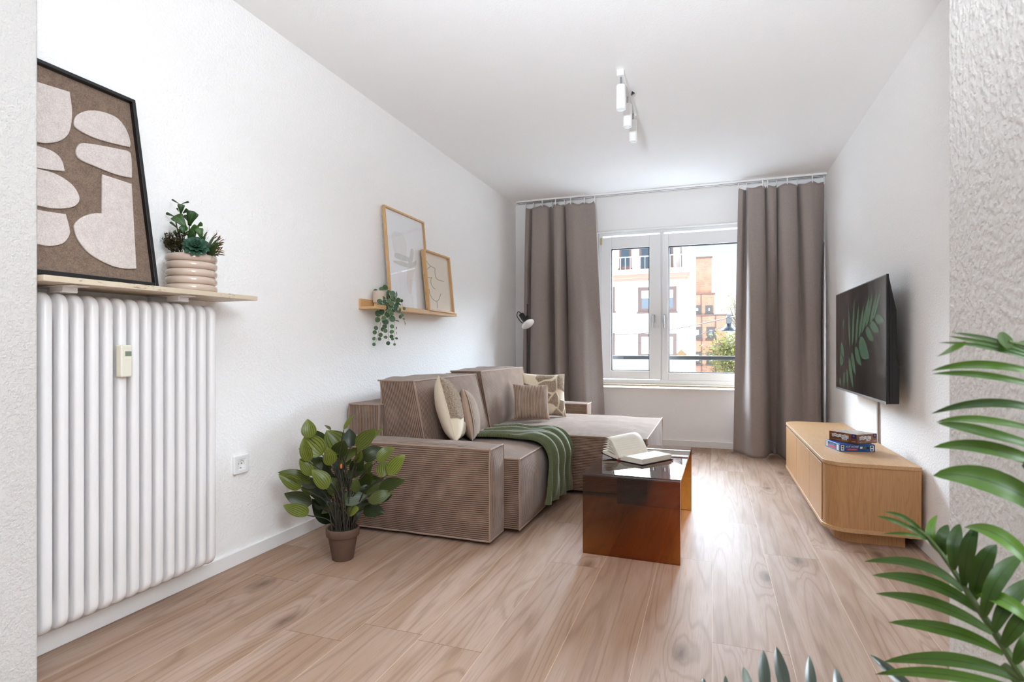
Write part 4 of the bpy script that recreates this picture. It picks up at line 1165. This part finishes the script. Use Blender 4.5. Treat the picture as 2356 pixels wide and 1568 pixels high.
for k in range(6):
    lift = .030 + k * .0115; bow = .026 + .007 * k; reach = .122 - .004 * k + rnd.uniform(-.003, .003)
    def lf(i, j, lift=lift, bow=bow, reach=reach, k=k):
        t = i; r = -reach * t; z = .010 + lift * t ** 1.2 + bow * math.sin(PI * min(1, t * .9)) * .7 + .004 * math.sin(3 * j + k) * t
        return bp(j * SL, r, z)
    lfo = obj('loose_leaf', MB().grid(lf, 16, 6), 'page_edges', bk, smooth=80, solid=.0006)
m = MB()
for q in range(9):
    j0 = .16 + q * .035
    def ln(i, j, q=q): return lf(.22 + .6 * i, j) + V((0, 0, .0012))
    t0 = .2 + q * .07
    m.add([lf(t0, .12) + V((0, 0, .0011)), lf(t0, .82) + V((0, 0, .0011)), lf(t0 + .022, .82) + V((0, 0, .0011)), lf(t0 + .022, .12) + V((0, 0, .0011))], [(0, 1, 2, 3)])
obj('printed_lines', m, 'text_grey', bk, smooth=0)
m = MB()
for dx in (-.004, .005):
    pts = [bp(.03, .004 + dx * .3, .012), bp(.0, .002 + dx, .013), bp(-.006, .001 + dx, .007), bp(-.008, dx, .002), bp(-.018, -.002 + dx * 1.4, .0012)]
    pts = spline(pts, 4); P = []
    for p in pts: P += [p - sr * .0022, p + sr * .0022]
    m.add(P, [(2 * k, 2 * k + 1, 2 * k + 3, 2 * k + 2) for k in range(len(pts) - 1)])
obj('ribbon', m, 'ribbon_red', bk, solid=.0005, label='red ribbon marker')

# ================================================================ right side
# sideboard
CX0, CX1, CY0, CY1 = .538, .944, 3.150, 4.822
sb = thing('tv_sideboard', 'low oak sideboard with a rounded front corner under the television', 'sideboard', (.74, 3.98, 0))
def plan(x0, x1, y0, y1, r):
    out = [(x1, y0)]
    for cx_, cy_, a0 in ((x0 + r, y0 + r, 270), (x0 + r, y1 - r, 180)):
        for k in range(13):
            a = math.radians(a0 - 90 * k / 12); out.append((cx_ + r * math.cos(a), cy_ + r * math.sin(a)))
    return out + [(x1, y1)]
fl = lambda a, b, t: V((a, b, t))
RR = .115
obj('top', MB().prism(plan(CX0, CX1, CY0, CY1, RR), fl, .384, .402), 'oak_along', sb, smooth=30, bevel=.0015)
obj('base_panel', MB().prism(plan(CX0 - .002, CX1, CY0 - .002, CY1, RR), fl, .060, .078), 'oak_along', sb, smooth=30, bevel=.0015)
obj('plinth', MB().prism(plan(CX0 + .055, CX1 - .055, CY0 + .05, CY1 - .05, .09), fl, 0, .060), 'oak_vertical', sb, smooth=30)
# carcass: rounded ends, the doors close the straight front
body = plan(CX0 + .006, CX1 - .001, CY0 + .006, CY1 - .006, RR - .006)
front_cut = [(p[0] if not (abs(p[0] - (CX0 + .006)) < 1e-4) else p[0], p[1]) for p in body]
obj('carcass', MB().prism([(max(p[0], CX0 + .0062), p[1]) for p in body], fl, .078, .384), 'oak_vertical', sb, smooth=30)
dy = [CY0 + RR + .002, 3.652, 4.168, CY1 - RR - .002]
for k in range(3):
    obj('door', box(CX0 + .001, CX0 + .0065, dy[k] + (.0022 if k else 0), dy[k + 1] - .0022, .0825, .3745), 'oak_vertical', sb, bevel=.0008, smooth=0)
m = MB()
m.box(CX0 + .003, CX0 + .0064, dy[1] - .0024, dy[1] + .0024, .08, .378); m.box(CX0 + .003, CX0 + .0064, dy[2] - .0024, dy[2] + .0024, .08, .378); m.box(CX0 + .003, CX0 + .0064, dy[0], dy[3], .3745, .3775)
obj('shadow_gap', m, 'dark_gap', sb, smooth=0)

# television
TX = .850
tv = thing('television', 'wall mounted black television showing a dim palm leaf', 'television', (TX + .04, 3.97, 1.02))
TY0, TY1, TZ0, TZ1 = 3.355, 4.585, .680, 1.352
obj('bezel', box(TX, TX + .012, TY0, TY1, TZ0, TZ1), 'black_satin', tv, bevel=.002)
obj('screen', box(TX - .0008, TX + .001, TY0 + .006, TY1 - .006, TZ0 + .014, TZ1 - .006), 'screen_black', tv, smooth=0)
m = MB()
def tvp(x, y):
    return onX(1900 + x * .2296, 600 + y * .2296, TX - .0011)
for bx, by, tx, ty, w in ((240, 870, 228, 450, 8), (265, 850, 285, 380, 10), (300, 840, 330, 430, 11), (330, 770, 380, 450, 11), (360, 720, 440, 340, 13), (400, 660, 470, 330, 13), (440, 640, 520, 300, 11), (470, 590, 560, 270, 9), (330, 810, 435, 970, 25),
                          (400, 680, 480, 800, 14), (440, 630, 535, 705, 14), (490, 570, 590, 600, 13), (290, 870, 355, 1050, 15), (255, 920, 300, 1150, 13), (230, 970, 275, 1280, 13), (150, 830, 185, 960, 11), (140, 970, 175, 1020, 12), (210, 1080, 222, 1275, 8), (185, 1120, 180, 1270, 8), (178, 590, 174, 690, 6), (140, 1180, 150, 1240, 8)):
    a, b_ = tvp(bx, by), tvp(tx, ty); L = (b_ - a).length
    wd = (tvp(bx + w, by) - tvp(bx - w, by)).length / 2
    m.leaf(a, b_, wd, V((-1, 0, 0)), 0, 0, 10, 2, 'ovate', .5)
lfm = obj('screen_leaves', m, 'screen_leaf', tv, smooth=0, label='dim green palm leaf picture on the screen')
m = MB().prism([(TX + .012, TZ0), (TX + .058, TZ0 + .002), (TX + .06, TZ0 + .20), (TX + .048, TZ0 + .22), (TX + .046, TZ1 - .19), (TX + .012, TZ1 - .01)], lambda a, b, t: V((a, t, b)), TY0 + .002, TY1 - .002)
obj('back_shell', m, 'black_metal', tv, bevel=.004, smooth=30)
m = MB().box(TX + .046, XR - .012, 3.86, 4.10, .93, 1.10); m.box(XR - .014, XR - .001, 3.75, 4.2, .92, 1.12)
obj('wall_bracket', m, 'black_metal', tv, bevel=.004)
for yy in (3.5, 4.4): obj('mounting_arm', box(TX + .046, TX + .066, yy - .02, yy + .02, .88, 1.2), 'black_metal', tv, bevel=.004)
obj('brand_strip', box(TX - .0012, TX + .002, TY0 + .004, TY1 - .004, TZ0, TZ0 + .012), 'steel', tv, smooth=0, label='thin grey lower edge strip')
ch = thing('cable_channel', 'pale cable strip on the wall between television and sideboard', 'cable', (XR, 3.95, .55))
obj('channel', box(XR - .014, XR - .0005, 3.945, 3.972, .060, .90), 'cable_white', ch, bevel=.002)
obj('cable', MB().tube([(XR - .008, 3.9425, .402), (XR - .008, 3.9425, .72)], .0022, 8), 'cable_grey', ch, label='grey cable beside the strip')

# board games
def game(name, label, A, B_, Cc, z0, h, mat, top):
    """A far-left, B near, C far-right ground corners -> a box; returns its frame."""
    A, B_, Cc = V(A), V(B_), V(Cc)
    e1 = (A - B_); e2 = (Cc - B_); a2 = e2.normalized(); a1 = V((-a2.y, a2.x, 0)); l1 = abs(e1.dot(a1)); l2 = e2.length
    t = thing(name, label, 'board game', (B_ + (A + Cc - B_ * 2) / 2).xyz.to_tuple()[:2] + (z0,))
    o0 = V((B_.x, B_.y, z0))
    def pt(p, q, z): return o0 + a1 * p + a2 * q + V((0, 0, z))
    m = MB().prism([(0, 0), (l1, 0), (l1, l2), (0, l2)], lambda p, q, z: pt(p, q, z), 0, h - .0006)
    obj('box', m, mat, t, bevel=.0012, smooth=0)
    m = MB().prism([(.001, .001), (l1 - .001, .001), (l1 - .001, l2 - .001), (.001, l2 - .001)], lambda p, q, z: pt(p, q, z), h - .0005, h)
    obj('lid_art', m, top, t, smooth=0)
    return t, pt, l1, l2, h
ZB = .402
gb, pb, b1, b2, bh = game('board_game', 'blue board game box under the brown one on the sideboard', (.636, 3.655, ZB), (.664, 3.488, ZB), (.842, 3.531, ZB), ZB, .0405, 'game_blue', 'game_blue')
gw, pw, g1, g2, gh = game('board_game', 'brown board game box lying on top of the blue one', (.640, 3.640, .4427), (.752, 3.505, .4427), (.868, 3.601, .4427), ZB + .0407, .053, 'game_brown', 'game_top')
def face2(pt): return lambda q, z, t: pt(-t, q, z)                 # side towards the right wall end (runs along a2)
def face1(pt): return lambda p, z, t: pt(p, -t, z)                 # side towards the sofa (runs along a1)
def letters(parent, body, size, cx_, cz, f, mat, mirror=False, **kw):
    me = text_mesh(body, size, lambda a, b, t: f(cx_ + (-a if mirror else a), cz + b, .0004 + abs(t) * .5), **kw)
    o = obj('lettering', me, mat, parent)
    return o
def plate(parent, nm, a0, a1, c0, c1, f, mat, lay=.0002, r=.001):
    P = [(a0, c0), (a1, c0), (a1, c1), (a0, c1)]
    obj(nm, MB().prism(P, lambda a, b, t: f(a, b, t), -.0002, lay), mat, parent, smooth=0)
def star(parent, ca, cz, r, f):
    P = []
    for k in range(10):
        a = PI / 2 + k * PI / 5; rr = r if k % 2 == 0 else r * .45
        P.append((ca + rr * math.cos(a), cz + rr * math.sin(a)))
    m = MB(); m.add([f(a, b, .0006) for a, b in P] + [f(ca, cz, .0006)], [(k, (k + 1) % 10, 10) for k in range(10)])
    obj('star_emblem', m, 'print_star', parent, smooth=0)
# brown box: tile letters on both visible sides, star badge at the right of each
for f, L, mir in ((face2(pw), g2, False), (lambda p, z, t: face1(pw)(g1 - p, z, t), g1, False)):
    n_ = 7; w_ = L * .30 * 2 / n_
    for k, chh in enumerate('DAVINCI'):
        a = L * .10 + w_ * (k + .5); c_ = .0330 + (.0018 if k % 2 else -.0012) - .0006 * k * 0
        plate(gw, 'letter_tile', a - w_ * .46, a + w_ * .46, c_ - .0085, c_ + .0085, f, 'print_white')
        letters(gw, chh, .0155, a, c_ - .0004, f, 'print_black', bold=.0002)
    plate(gw, 'letter_tile', L * .46, L * .64, .0148, .0228, f, 'print_white'); letters(gw, 'CODE', .0085, L * .55, .0186, f, 'print_black')
    plate(gw, 'emblem_badge', L * .80, L * .965, .0285, .0525, f, 'print_navy'); star(gw, L * .8825, .0425, .0062, f)
    plate(gw, 'small_print', L * .08, L * .66, .0098, .0104, f, 'text_grey'); plate(gw, 'small_print', L * .80, L * .96, .0135, .0142, f, 'text_grey'); plate(gw, 'small_print', L * .80, L * .96, .0115, .0122, f, 'text_grey')
# blue box
f = face2(pb); L = b2
plate(gb, 'icon_panel', L * .04, L * .125, .006, .036, f, 'print_white'); plate(gb, 'icon_figure', L * .055, L * .11, .024, .033, f, 'print_black', .0004); plate(gb, 'icon_figure', L * .06, L * .105, .012, .019, f, 'print_black', .0004)
letters(gb, 'AUF ACHSE', .0128, L * .35, .0275, f, 'print_white', shear=.3, bold=.0002)
plate(gb, 'red_band', L * .21, L * .51, .0085, .0175, f, 'print_red'); letters(gb, 'Das Kartenspiel', .0065, L * .36, .0130, f, 'print_white', shear=.2)
for k, (a0, a1, c0, c1) in enumerate(((.58, .645, .018, .029), (.66, .745, .016, .032), (.76, .83, .018, .029))):
    plate(gb, 'truck_picture', L * a0, L * a1, c0, c1, f, ('text_grey', 'print_green', 'print_black')[k])
plate(gb, 'icon_panel', L * .865, L * .96, .005, .035, f, 'print_white'); plate(gb, 'icon_figure', L * .885, L * .94, .023, .032, f, 'print_black', .0004); plate(gb, 'icon_figure', L * .885, L * .94, .009, .016, f, 'print_black', .0004)
f = lambda p, z, t: face1(pb)(b1 - p, z, t); L = b1
plate(gb, 'icon_panel', L * .05, L * .16, .006, .036, f, 'print_white'); letters(gb, 'AUF ACHSE', .0105, L * .47, .0285, f, 'print_white', shear=.3); plate(gb, 'red_band', L * .28, L * .70, .009, .019, f, 'print_red')
plate(gb, 'icon_panel', L * .80, L * .93, .005, .035, f, 'print_white')

# ================================================================ curtains
def curtain(name, label, top, bot, z_top, z_bot, ytop, ybot, hooks, group):
    """top / bot: lists of (x, y-offset) along the cloth."""
    pt_, pb_ = spline([V((x, y, 0)) for x, y in top], 10), spline([V((x, y, 0)) for x, y in bot], 10)
    n_ = len(pt_) - 1; ND = 90
    def fn(a, b):
        i = min(n_, max(0, round(a * n_))); t = b; w = t ** .85
        p = pt_[i] * (1 - w) + pb_[i] * w
        amp = .55 + .45 * min(1, t * 3)
        y = ytop + (ybot - ytop) * t ** .8 + p.y * amp * (1.55 if p.y < .09 else 1)
        sag = .018 * math.sin(a * hooks * PI) ** 2 * max(0, 1 - t * 6)
        puck = .012 * noise.noise(V((p.x * 9, t * 14, 4))) * max(0., t - .72) * 3 + .005 * noise.noise(V((p.x * 5, t * 3, 1)))
        z = z_top + (z_bot - z_top) * t - sag * (1 - t)
        return V((p.x, y + puck, z))
    t = thing(name, label, 'curtain', ((top[0][0] + top[-1][0]) / 2, ybot, z_bot), group)
    obj('cloth', MB().grid(fn, n_, ND), 'curtain_cloth', t, smooth=80, solid=.003)
    m = MB()
    def hemfn(a, b):
        p = fn(a, .972 - .004 * b); return p + V((0, -.0018, 0))
    m.grid(hemfn, n_, 1); obj('hem_seam', m, 'curtain_cloth', t, smooth=80)
    for k in range(int(hooks) + 1):
        p = fn(k / int(hooks), 0.0); m = MB().box(p.x - .004, p.x + .004, p.y - .004, p.y + .006, p.z - .02, ZC - .018)
        obj('glider', m, 'white_gloss', t)
    return t
def cx(u, y=5.55): return onY(u, 800, y).x
yt, yb_ = 5.60, 5.44
L_top = [(1208, .03), (1217, .00), (1224, .05), (1228, -.03), (1246, -.035), (1261, -.02), (1264, .05), (1272, .06), (1275, -.02), (1286, -.04), (1295, -.02), (1298, .07), (1301, .00), (1318, -.04), (1333, -.015), (1345, .01), (1358, -.005), (1369, -.02)]
L_bot = [(1195, .05), (1203, .02), (1213, .06), (1222, -.02), (1244, -.06), (1262, -.02), (1270, .05), (1277, .05), (1284, -.03), (1290, -.07), (1297, -.04), (1302, .08), (1312, .05), (1332, -.03), (1350, -.06), (1364, -.03), (1378, .02), (1391, .05)]
curtain('curtain', 'grey-brown curtain left of the window behind the sofa', [(cx(u, yt), y) for u, y in L_top], [(cx(u, yb_), y) for u, y in L_bot], 2.452, .015, yt, yb_, 8, 'window curtains')
R_top = [(1699, .0), (1709, -.02), (1717, .05), (1720, -.04), (1739, -.045), (1757, -.02), (1761, .05), (1765, -.01), (1776, -.04), (1785, -.02), (1788, .06), (1793, -.02), (1812, -.045), (1831, -.02), (1835, .06), (1843, -.02), (1860, -.045), (1872, -.03), (1884, -.01)]
R_bot = [(1688, .06), (1698, .05), (1712, .0), (1724, -.08), (1740, -.10), (1757, -.08), (1766, .0), (1774, .07), (1783, .09), (1792, .08), (1799, .0), (1803, -.09), (1816, -.10), (1832, -.08), (1848, -.06), (1862, -.06), (1874, -.05), (1884, -.03)]
curtain('curtain', 'grey-brown floor-length curtain right of the window behind the sideboard', [(cx(u, yt), y) for u, y in R_top] + [(.950, .04)], [(cx(u, yb_), y) for u, y in R_bot] + [(.925, .10), (.950, .22)], 2.452, .012, yt, yb_, 8, 'window curtains')
rl_ = thing('curtain_rail', 'slim white curtain rail along the ceiling above the window', 'curtain rail', (-.5, 5.6, ZC))
m = MB().box(-1.94, XR - .004, 5.565, 5.675, ZC - .016, ZC - .001); obj('rail', m, 'white_gloss', rl_, bevel=.003)
m = MB().box(-1.94, XR - .004, 5.592, 5.598, ZC - .0175, ZC - .0155); m.box(-1.94, XR - .004, 5.637, 5.643, ZC - .0175, ZC - .0155); obj('groove', m, 'grey_frame', rl_, smooth=0)

# floor lamp behind the sofa
LP_ = V((-1.700, 5.225, 0))
fl_ = thing('floor_lamp', 'black floor lamp with a round white head between sofa and left curtain', 'floor lamp', LP_)
obj('base', MB().lathe([(0, 0), (.11, 0), (.112, .006), (.105, .014), (0, .016)], LP_, 40), 'black_metal', fl_)
zt = onY(1213, 699, LP_.y).z
obj('pole', MB().tube([LP_ + V((0, 0, .01)), V((LP_.x, LP_.y, zt))], .0075, 12), 'black_metal', fl_)
hc = V((LP_.x, LP_.y, 0)) + V((.02, -.055, onY(1219, 745, LP_.y).z))
hd = V((.50, -.16, -.62)).normalized()         # the disc's axis points down to the room
R_ = V((0, 0, 1)).rotation_difference(hd).to_matrix().to_4x4()
obj('lamp_head', MB().lathe([(0, -.024), (.03, -.022), (.055, -.014), (.068, 0), (.066, .012), (.05, .022), (.02, .028), (0, .029)], hc, 40, R_), 'opal', fl_, label='round white lamp head')
m = MB().lathe([(0, -.125), (.024, -.125), (.026, -.12), (.026, -.022), (0, -.022)], hc, 24, R_)
m.tube(spline([hc - hd * .12 + V((0, 0, .01)), hc - hd * .14 + V((-.02, 0, .015)), hc - hd * .11 + V((-.05, 0, -.005)), hc - hd * .05 + V((-.04, 0, -.02)), hc - hd * .02 + V((-.02, 0, -.01))], 5), .004, 8)
m.tube([hc - hd * .08, V((LP_.x, LP_.y, (hc - hd * .08).z))], .008, 10)
m.lathe([(0, -.02), (.014, -.02), (.014, .02), (0, .02)], V((LP_.x, LP_.y, (hc - hd * .08).z)), 16)
obj('lamp_socket', m, 'black_satin', fl_)

# ceiling spots
cl = thing('ceiling_spot_bar', 'white ceiling bar with three cylinder spotlights', 'ceiling lamp', (-.475, 3.42, ZC))
obj('mount_bar', box(-.494, -.456, 3.12, 3.70, ZC - .035, ZC - .001), 'white_gloss', cl, bevel=.003)
for y in (3.15, 3.41, 3.665):
    c = V((-.475, y, 0)); zt, zb = ZC - .080, ZC - .215
    s = obj('spot', MB().lathe([(0, zt), (.024, zt), (.0265, zt - .003), (.0265, zb), (.0240, zb), (.0238, zb + .012), (0, zb + .012)], c, 36), 'white_paint', cl)
    obj('spot_lens', MB().lathe([(0, zb + .004), (.0236, zb + .004), (.0236, zb + .007), (0, zb + .007)], c, 28), 'lens_white', s)
    obj('spot_stem', MB().lathe([(0, zt), (.006, zt), (.006, ZC - .034), (0, ZC - .034)], c, 14), 'steel', s)
obj('end_clip', MB().prism([(0, 0), (.022, .010), (.006, .024)], lambda a, b, t: V((-.453 + a, 3.40 + t, ZC - .030 + b)), 0, .012), 'black_metal', cl, label='small black clip on the bar')

# ================================================================ palm in the foreground
PB = V((.66, .28, 0))
pal = thing('potted_palm', 'big green palm close to the camera with fronds hanging in from the right', 'potted plant', PB)
obj('pot', MB().lathe([(0, 0), (.13, 0), (.135, .01), (.17, .28), (.175, .285), (.165, .285), (.155, .25), (0, .25)], PB, 40), 'stoneware', pal)
obj('soil', MB().lathe([(0, .25), (.155, .25), (.15, .258), (0, .262)], PB, 24), 'soil', pal)
def pz3(x, y, d): return at(1560 + x * .33786, 1140 + y * .33786, d)
def pz2(x, y, d): return at(1960 + x * .30603, 700 + y * .30603, d)
def frond(rachis, leaflets, mat, r0=.006):
    m = MB(); pts = spline(rachis, 6); n_ = len(pts)
    m.tube(pts, [r0 * (1 - .8 * k / n_) for k in range(n_)], 8)
    o = obj('frond', m, 'stem_green', pal)
    m = MB()
    for b0, t0, w, mid, tone in leaflets:
        toc = (V((0, 0, CH)) - b0).normalized()
        nr = (toc * 1.0 + V((random.uniform(-.2, .2), -.1, .5))).normalized()
        m.leaf(b0, t0, w, nr, .05, .22, 14, 4, 'palm', tone, mid)
    obj('foliage', m, mat, o, smooth=70)
    return o
# lower frond arching to the left
D0 = .60
def dz(x): return .56 + .12 * (2356 - x) / 1000.0      # recedes towards its tip
rach = [PB + V((-.02, .02, .27)), PB + V((-.10, .03, .45))] + [pz3(x, y, dz(x) + .0) for x, y in ((2500, 1420), (2356, 1235), (2170, 950), (2000, 700), (1850, 470), (1700, 280), (1580, 200))]
rnd = random.Random(21)
lf_ = []
for bx, by, tx, ty, w, tone, mx, my in ((1940, 650, 1265, 447, 38, .35, 1640, 470), (2060, 800, 1320, 540, 46, .45, 1720, 600), (2140, 940, 1345, 665, 46, .55, 1750, 740), (2215, 1080, 1430, 860, 48, .6, 1850, 920), (2345, 1265, 1395, 1130, 50, .45, 1880, 1120), (2420, 1360, 1340, 1215, 42, .6, 1800, 1215),
                                    (1720, 310, 1345, 138, 15, .4, 1520, 190), (1700, 290, 1400, 108, 15, .4, 1560, 160), (1690, 300, 1392, 258, 12, .55, 1560, 262), (1800, 400, 1765, 130, 26, .75, 1720, 260), (1810, 420, 1840, 195, 34, .15, 1800, 290), (1880, 505, 1920, 190, 40, .2, 1880, 330),
                                    (1950, 620, 2040, 200, 40, .15, 1970, 380), (2010, 720, 2170, 330, 48, .2, 2070, 480), (2080, 830, 2356, 400, 48, .25, 2180, 560), (2150, 930, 2440, 560, 46, .2, 2270, 700), (2210, 1030, 2460, 740, 46, .3, 2330, 860), (2290, 1140, 2480, 900, 44, .25, 2380, 1010),
                                    (2480, 560, 1945, 215, 52, .85, 2200, 280), (2480, 920, 2025, 680, 48, .9, 2230, 720)):
    d_ = dz(bx) + rnd.uniform(-.015, .015); dt = dz(tx) + rnd.uniform(-.01, .05)
    dm = (d_ + dt) / 2 - .012
    lf_.append((pz3(bx, by, d_), pz3(tx, ty, dt), w * .33786 * d_ / F * 1.25, pz3(mx, my, dm), tone))
frond(rach, lf_, 'palm_leaf')
# upper frond, mostly outside the frame
du = .54
rach = [PB + V((-.01, .05, .27)), PB + V((.0, .06, .6))] + [pz2(x, y, du - .02) for x, y in ((1700, 1500), (1600, 1100), (1500, 700), (1420, 400), (1330, 320), (1180, 280))]
lf_ = []
for bx, by, tx, ty, w, tone, mx, my in ((1520, 830, 595, 822, 34, .2, 1050, 742), (1540, 990, 632, 885, 28, .6, 1000, 868), (1550, 1120, 640, 890, 40, .5, 1000, 960), (1580, 1280, 612, 1073, 50, .65, 1050, 1085), (1640, 1680, 608, 1286, 95, .6, 1080, 1345), (1480, 540, 600, 498, 32, .7, 1000, 455), (1490, 640, 605, 522, 26, .55, 1010, 535),
                                    (860, 285, 635, 395, 30, .8, 740, 345), (1420, 440, 650, 288, 16, .35, 1000, 320), (1400, 400, 722, 238, 18, .4, 1040, 300), (1380, 380, 752, 212, 18, .3, 1060, 270), (1180, 330, 1140, 205, 44, .25, 1150, 270), (1300, 400, 1310, 270, 50, .2, 1290, 330)):
    d_ = du + rnd.uniform(-.01, .01); dt = d_ + .06
    lf_.append((pz2(bx, by, d_), pz2(tx, ty, dt), w * .30603 * d_ / F * 1.3, pz2(mx, my, (d_ + dt) / 2 - .01), tone))
frond(rach, lf_, 'palm_leaf')
# low dark frond at the bottom edge
db = .66
rach = [PB + V((-.04, .04, .265)), PB + V((-.10, .12, .36))] + [pz3(x, y, db) for x, y in ((1700, 1700), (1300, 1560), (900, 1480), (500, 1400), (180, 1340))]
lf_ = []
for bx, by, tx, ty, w, tone in ((600, 1430, 580, 1048, 46, .2), (760, 1460, 668, 1022, 52, .1), (915, 1480, 893, 1085, 42, .2), (1130, 1520, 1072, 1165, 44, .1), (505, 1400, 445, 1162, 36, .9), (335, 1370, 322, 1222, 20, .1), (185, 1340, 170, 1240, 20, .1), (1700, 1420, 1308, 1080, 44, .4)):
    lf_.append((pz3(bx, by, db), pz3(tx, ty, db + .03), w * .33786 * db / F, None, tone))
frond(rach, lf_, 'palm_leaf_dark')

# ================================================================ light
w = bpy.data.worlds.new('sky'); bpy.context.scene.world = w
t = NT('sky', w)
g = t.n('ShaderNodeTexCoord').outputs['Generated']; x, y, z = t.xyz(g)
col = t.ramp(z, [(0.0, (.93, .97, 1, 1)), (.17, (.74, .87, 1, 1)), (.5, (.80, .90, 1, 1)), (1, (.80, .90, 1, 1))])
hi_ = t.m('MULTIPLY', t.m('MULTIPLY', t.smooth(z, .20, .26), t.m('SUBTRACT', 1.0, t.m('MULTIPLY', t.smooth(z, .42, .8), .8))), t.smooth(y, -.05, .3))
SKY_LOW, SKY_HIGH = .108, 5.6
st_ = t.m('ADD', t.m('MULTIPLY', SKY_LOW, t.m('ADD', .3, t.m('MULTIPLY', t.smooth(y, -.2, .1), .7))), t.m('MULTIPLY', hi_, SKY_HIGH - SKY_LOW))
bg = t.n('ShaderNodeBackground'); t.s(bg, 0, t.mix(hi_, col, (.74, .87, 1.0, 1))); t.s(bg, 1, st_)
wo = t.n('ShaderNodeOutputWorld'); t.nt.links.new(bg.outputs[0], wo.inputs[0])
w.cycles.sampling_method = 'MANUAL'; w.cycles.sample_map_resolution = 512

def light(name, typ, loc, energy, **kw):
    l = bpy.data.lights.new(name, typ); l.energy = energy
    rot = kw.pop('rot', None)
    for k, v in kw.items(): setattr(l, k, v)
    o = bpy.data.objects.new(name, l); C.objects.link(o); o.location = loc
    if rot: o.rotation_euler = rot
    return o
sd_ = V((-.45, 1.0, -.75)).normalized()
so = light('sun', 'SUN', (0, -5, 20), .62, angle=.01, color=(.9, .95, 1)); so.rotation_euler = sd_.to_track_quat('-Z', 'Y').to_euler()
# added soft fill light, out of view, brightening the near left wall
hp = V((1.45, -.35, 2.3))
hl = light('left_wall_fill', 'AREA', hp, 7.6, shape='DISK', size=1.3, color=(.82, .92, 1)); hl.rotation_euler = (V((-1.4, 1.7, 1.2)) - hp).to_track_quat('-Z', 'Y').to_euler()
# added bounce fill behind the camera, aimed at the ceiling like a flash
up = V((-.4, -1.4, 1.0))
ul = light('ceiling_bounce_fill', 'AREA', up, 4.6, shape='DISK', size=.25, color=(.82, .92, 1), spread=math.radians(66)); ul.rotation_euler = (V((-.15, 1.6, 3.1)) - up).to_track_quat('-Z', 'Y').to_euler()
# sampling portal at the window (emits nothing itself)
po = light('window_portal', 'AREA', (-.22, 6.08, 1.38), 1, shape='RECTANGLE', size=1.8, size_y=1.62, rot=(-PI / 2, 0, 0)); po.data.cycles.is_portal = True

# ================================================================ camera
cam = bpy.data.cameras.new('camera'); co = bpy.data.objects.new('camera', cam); C.objects.link(co)
co.location = (0, 0, CH); co.rotation_euler = (PI / 2, 0, YAW)
cam.sensor_width = 36; cam.lens = F / 2356 * 36; cam.shift_y = 16 / 2356; cam.clip_start = .02; cam.clip_end = 300
cam.dof.use_dof = True; cam.dof.focus_distance = 3.4; cam.dof.aperture_fstop = 8
sc = bpy.context.scene; sc.camera = co
sc.view_settings.view_transform = 'Standard'; sc.view_settings.look = 'None'; sc.view_settings.gamma = 1; sc.view_settings.exposure = 3.63
sc.cycles.max_bounces = 16; sc.cycles.diffuse_bounces = 12; sc.cycles.transparent_max_bounces = 24; sc.cycles.sample_clamp_indirect = 6
sc.cycles.use_denoising = True; sc.cycles.caustics_reflective = False; sc.cycles.caustics_refractive = False
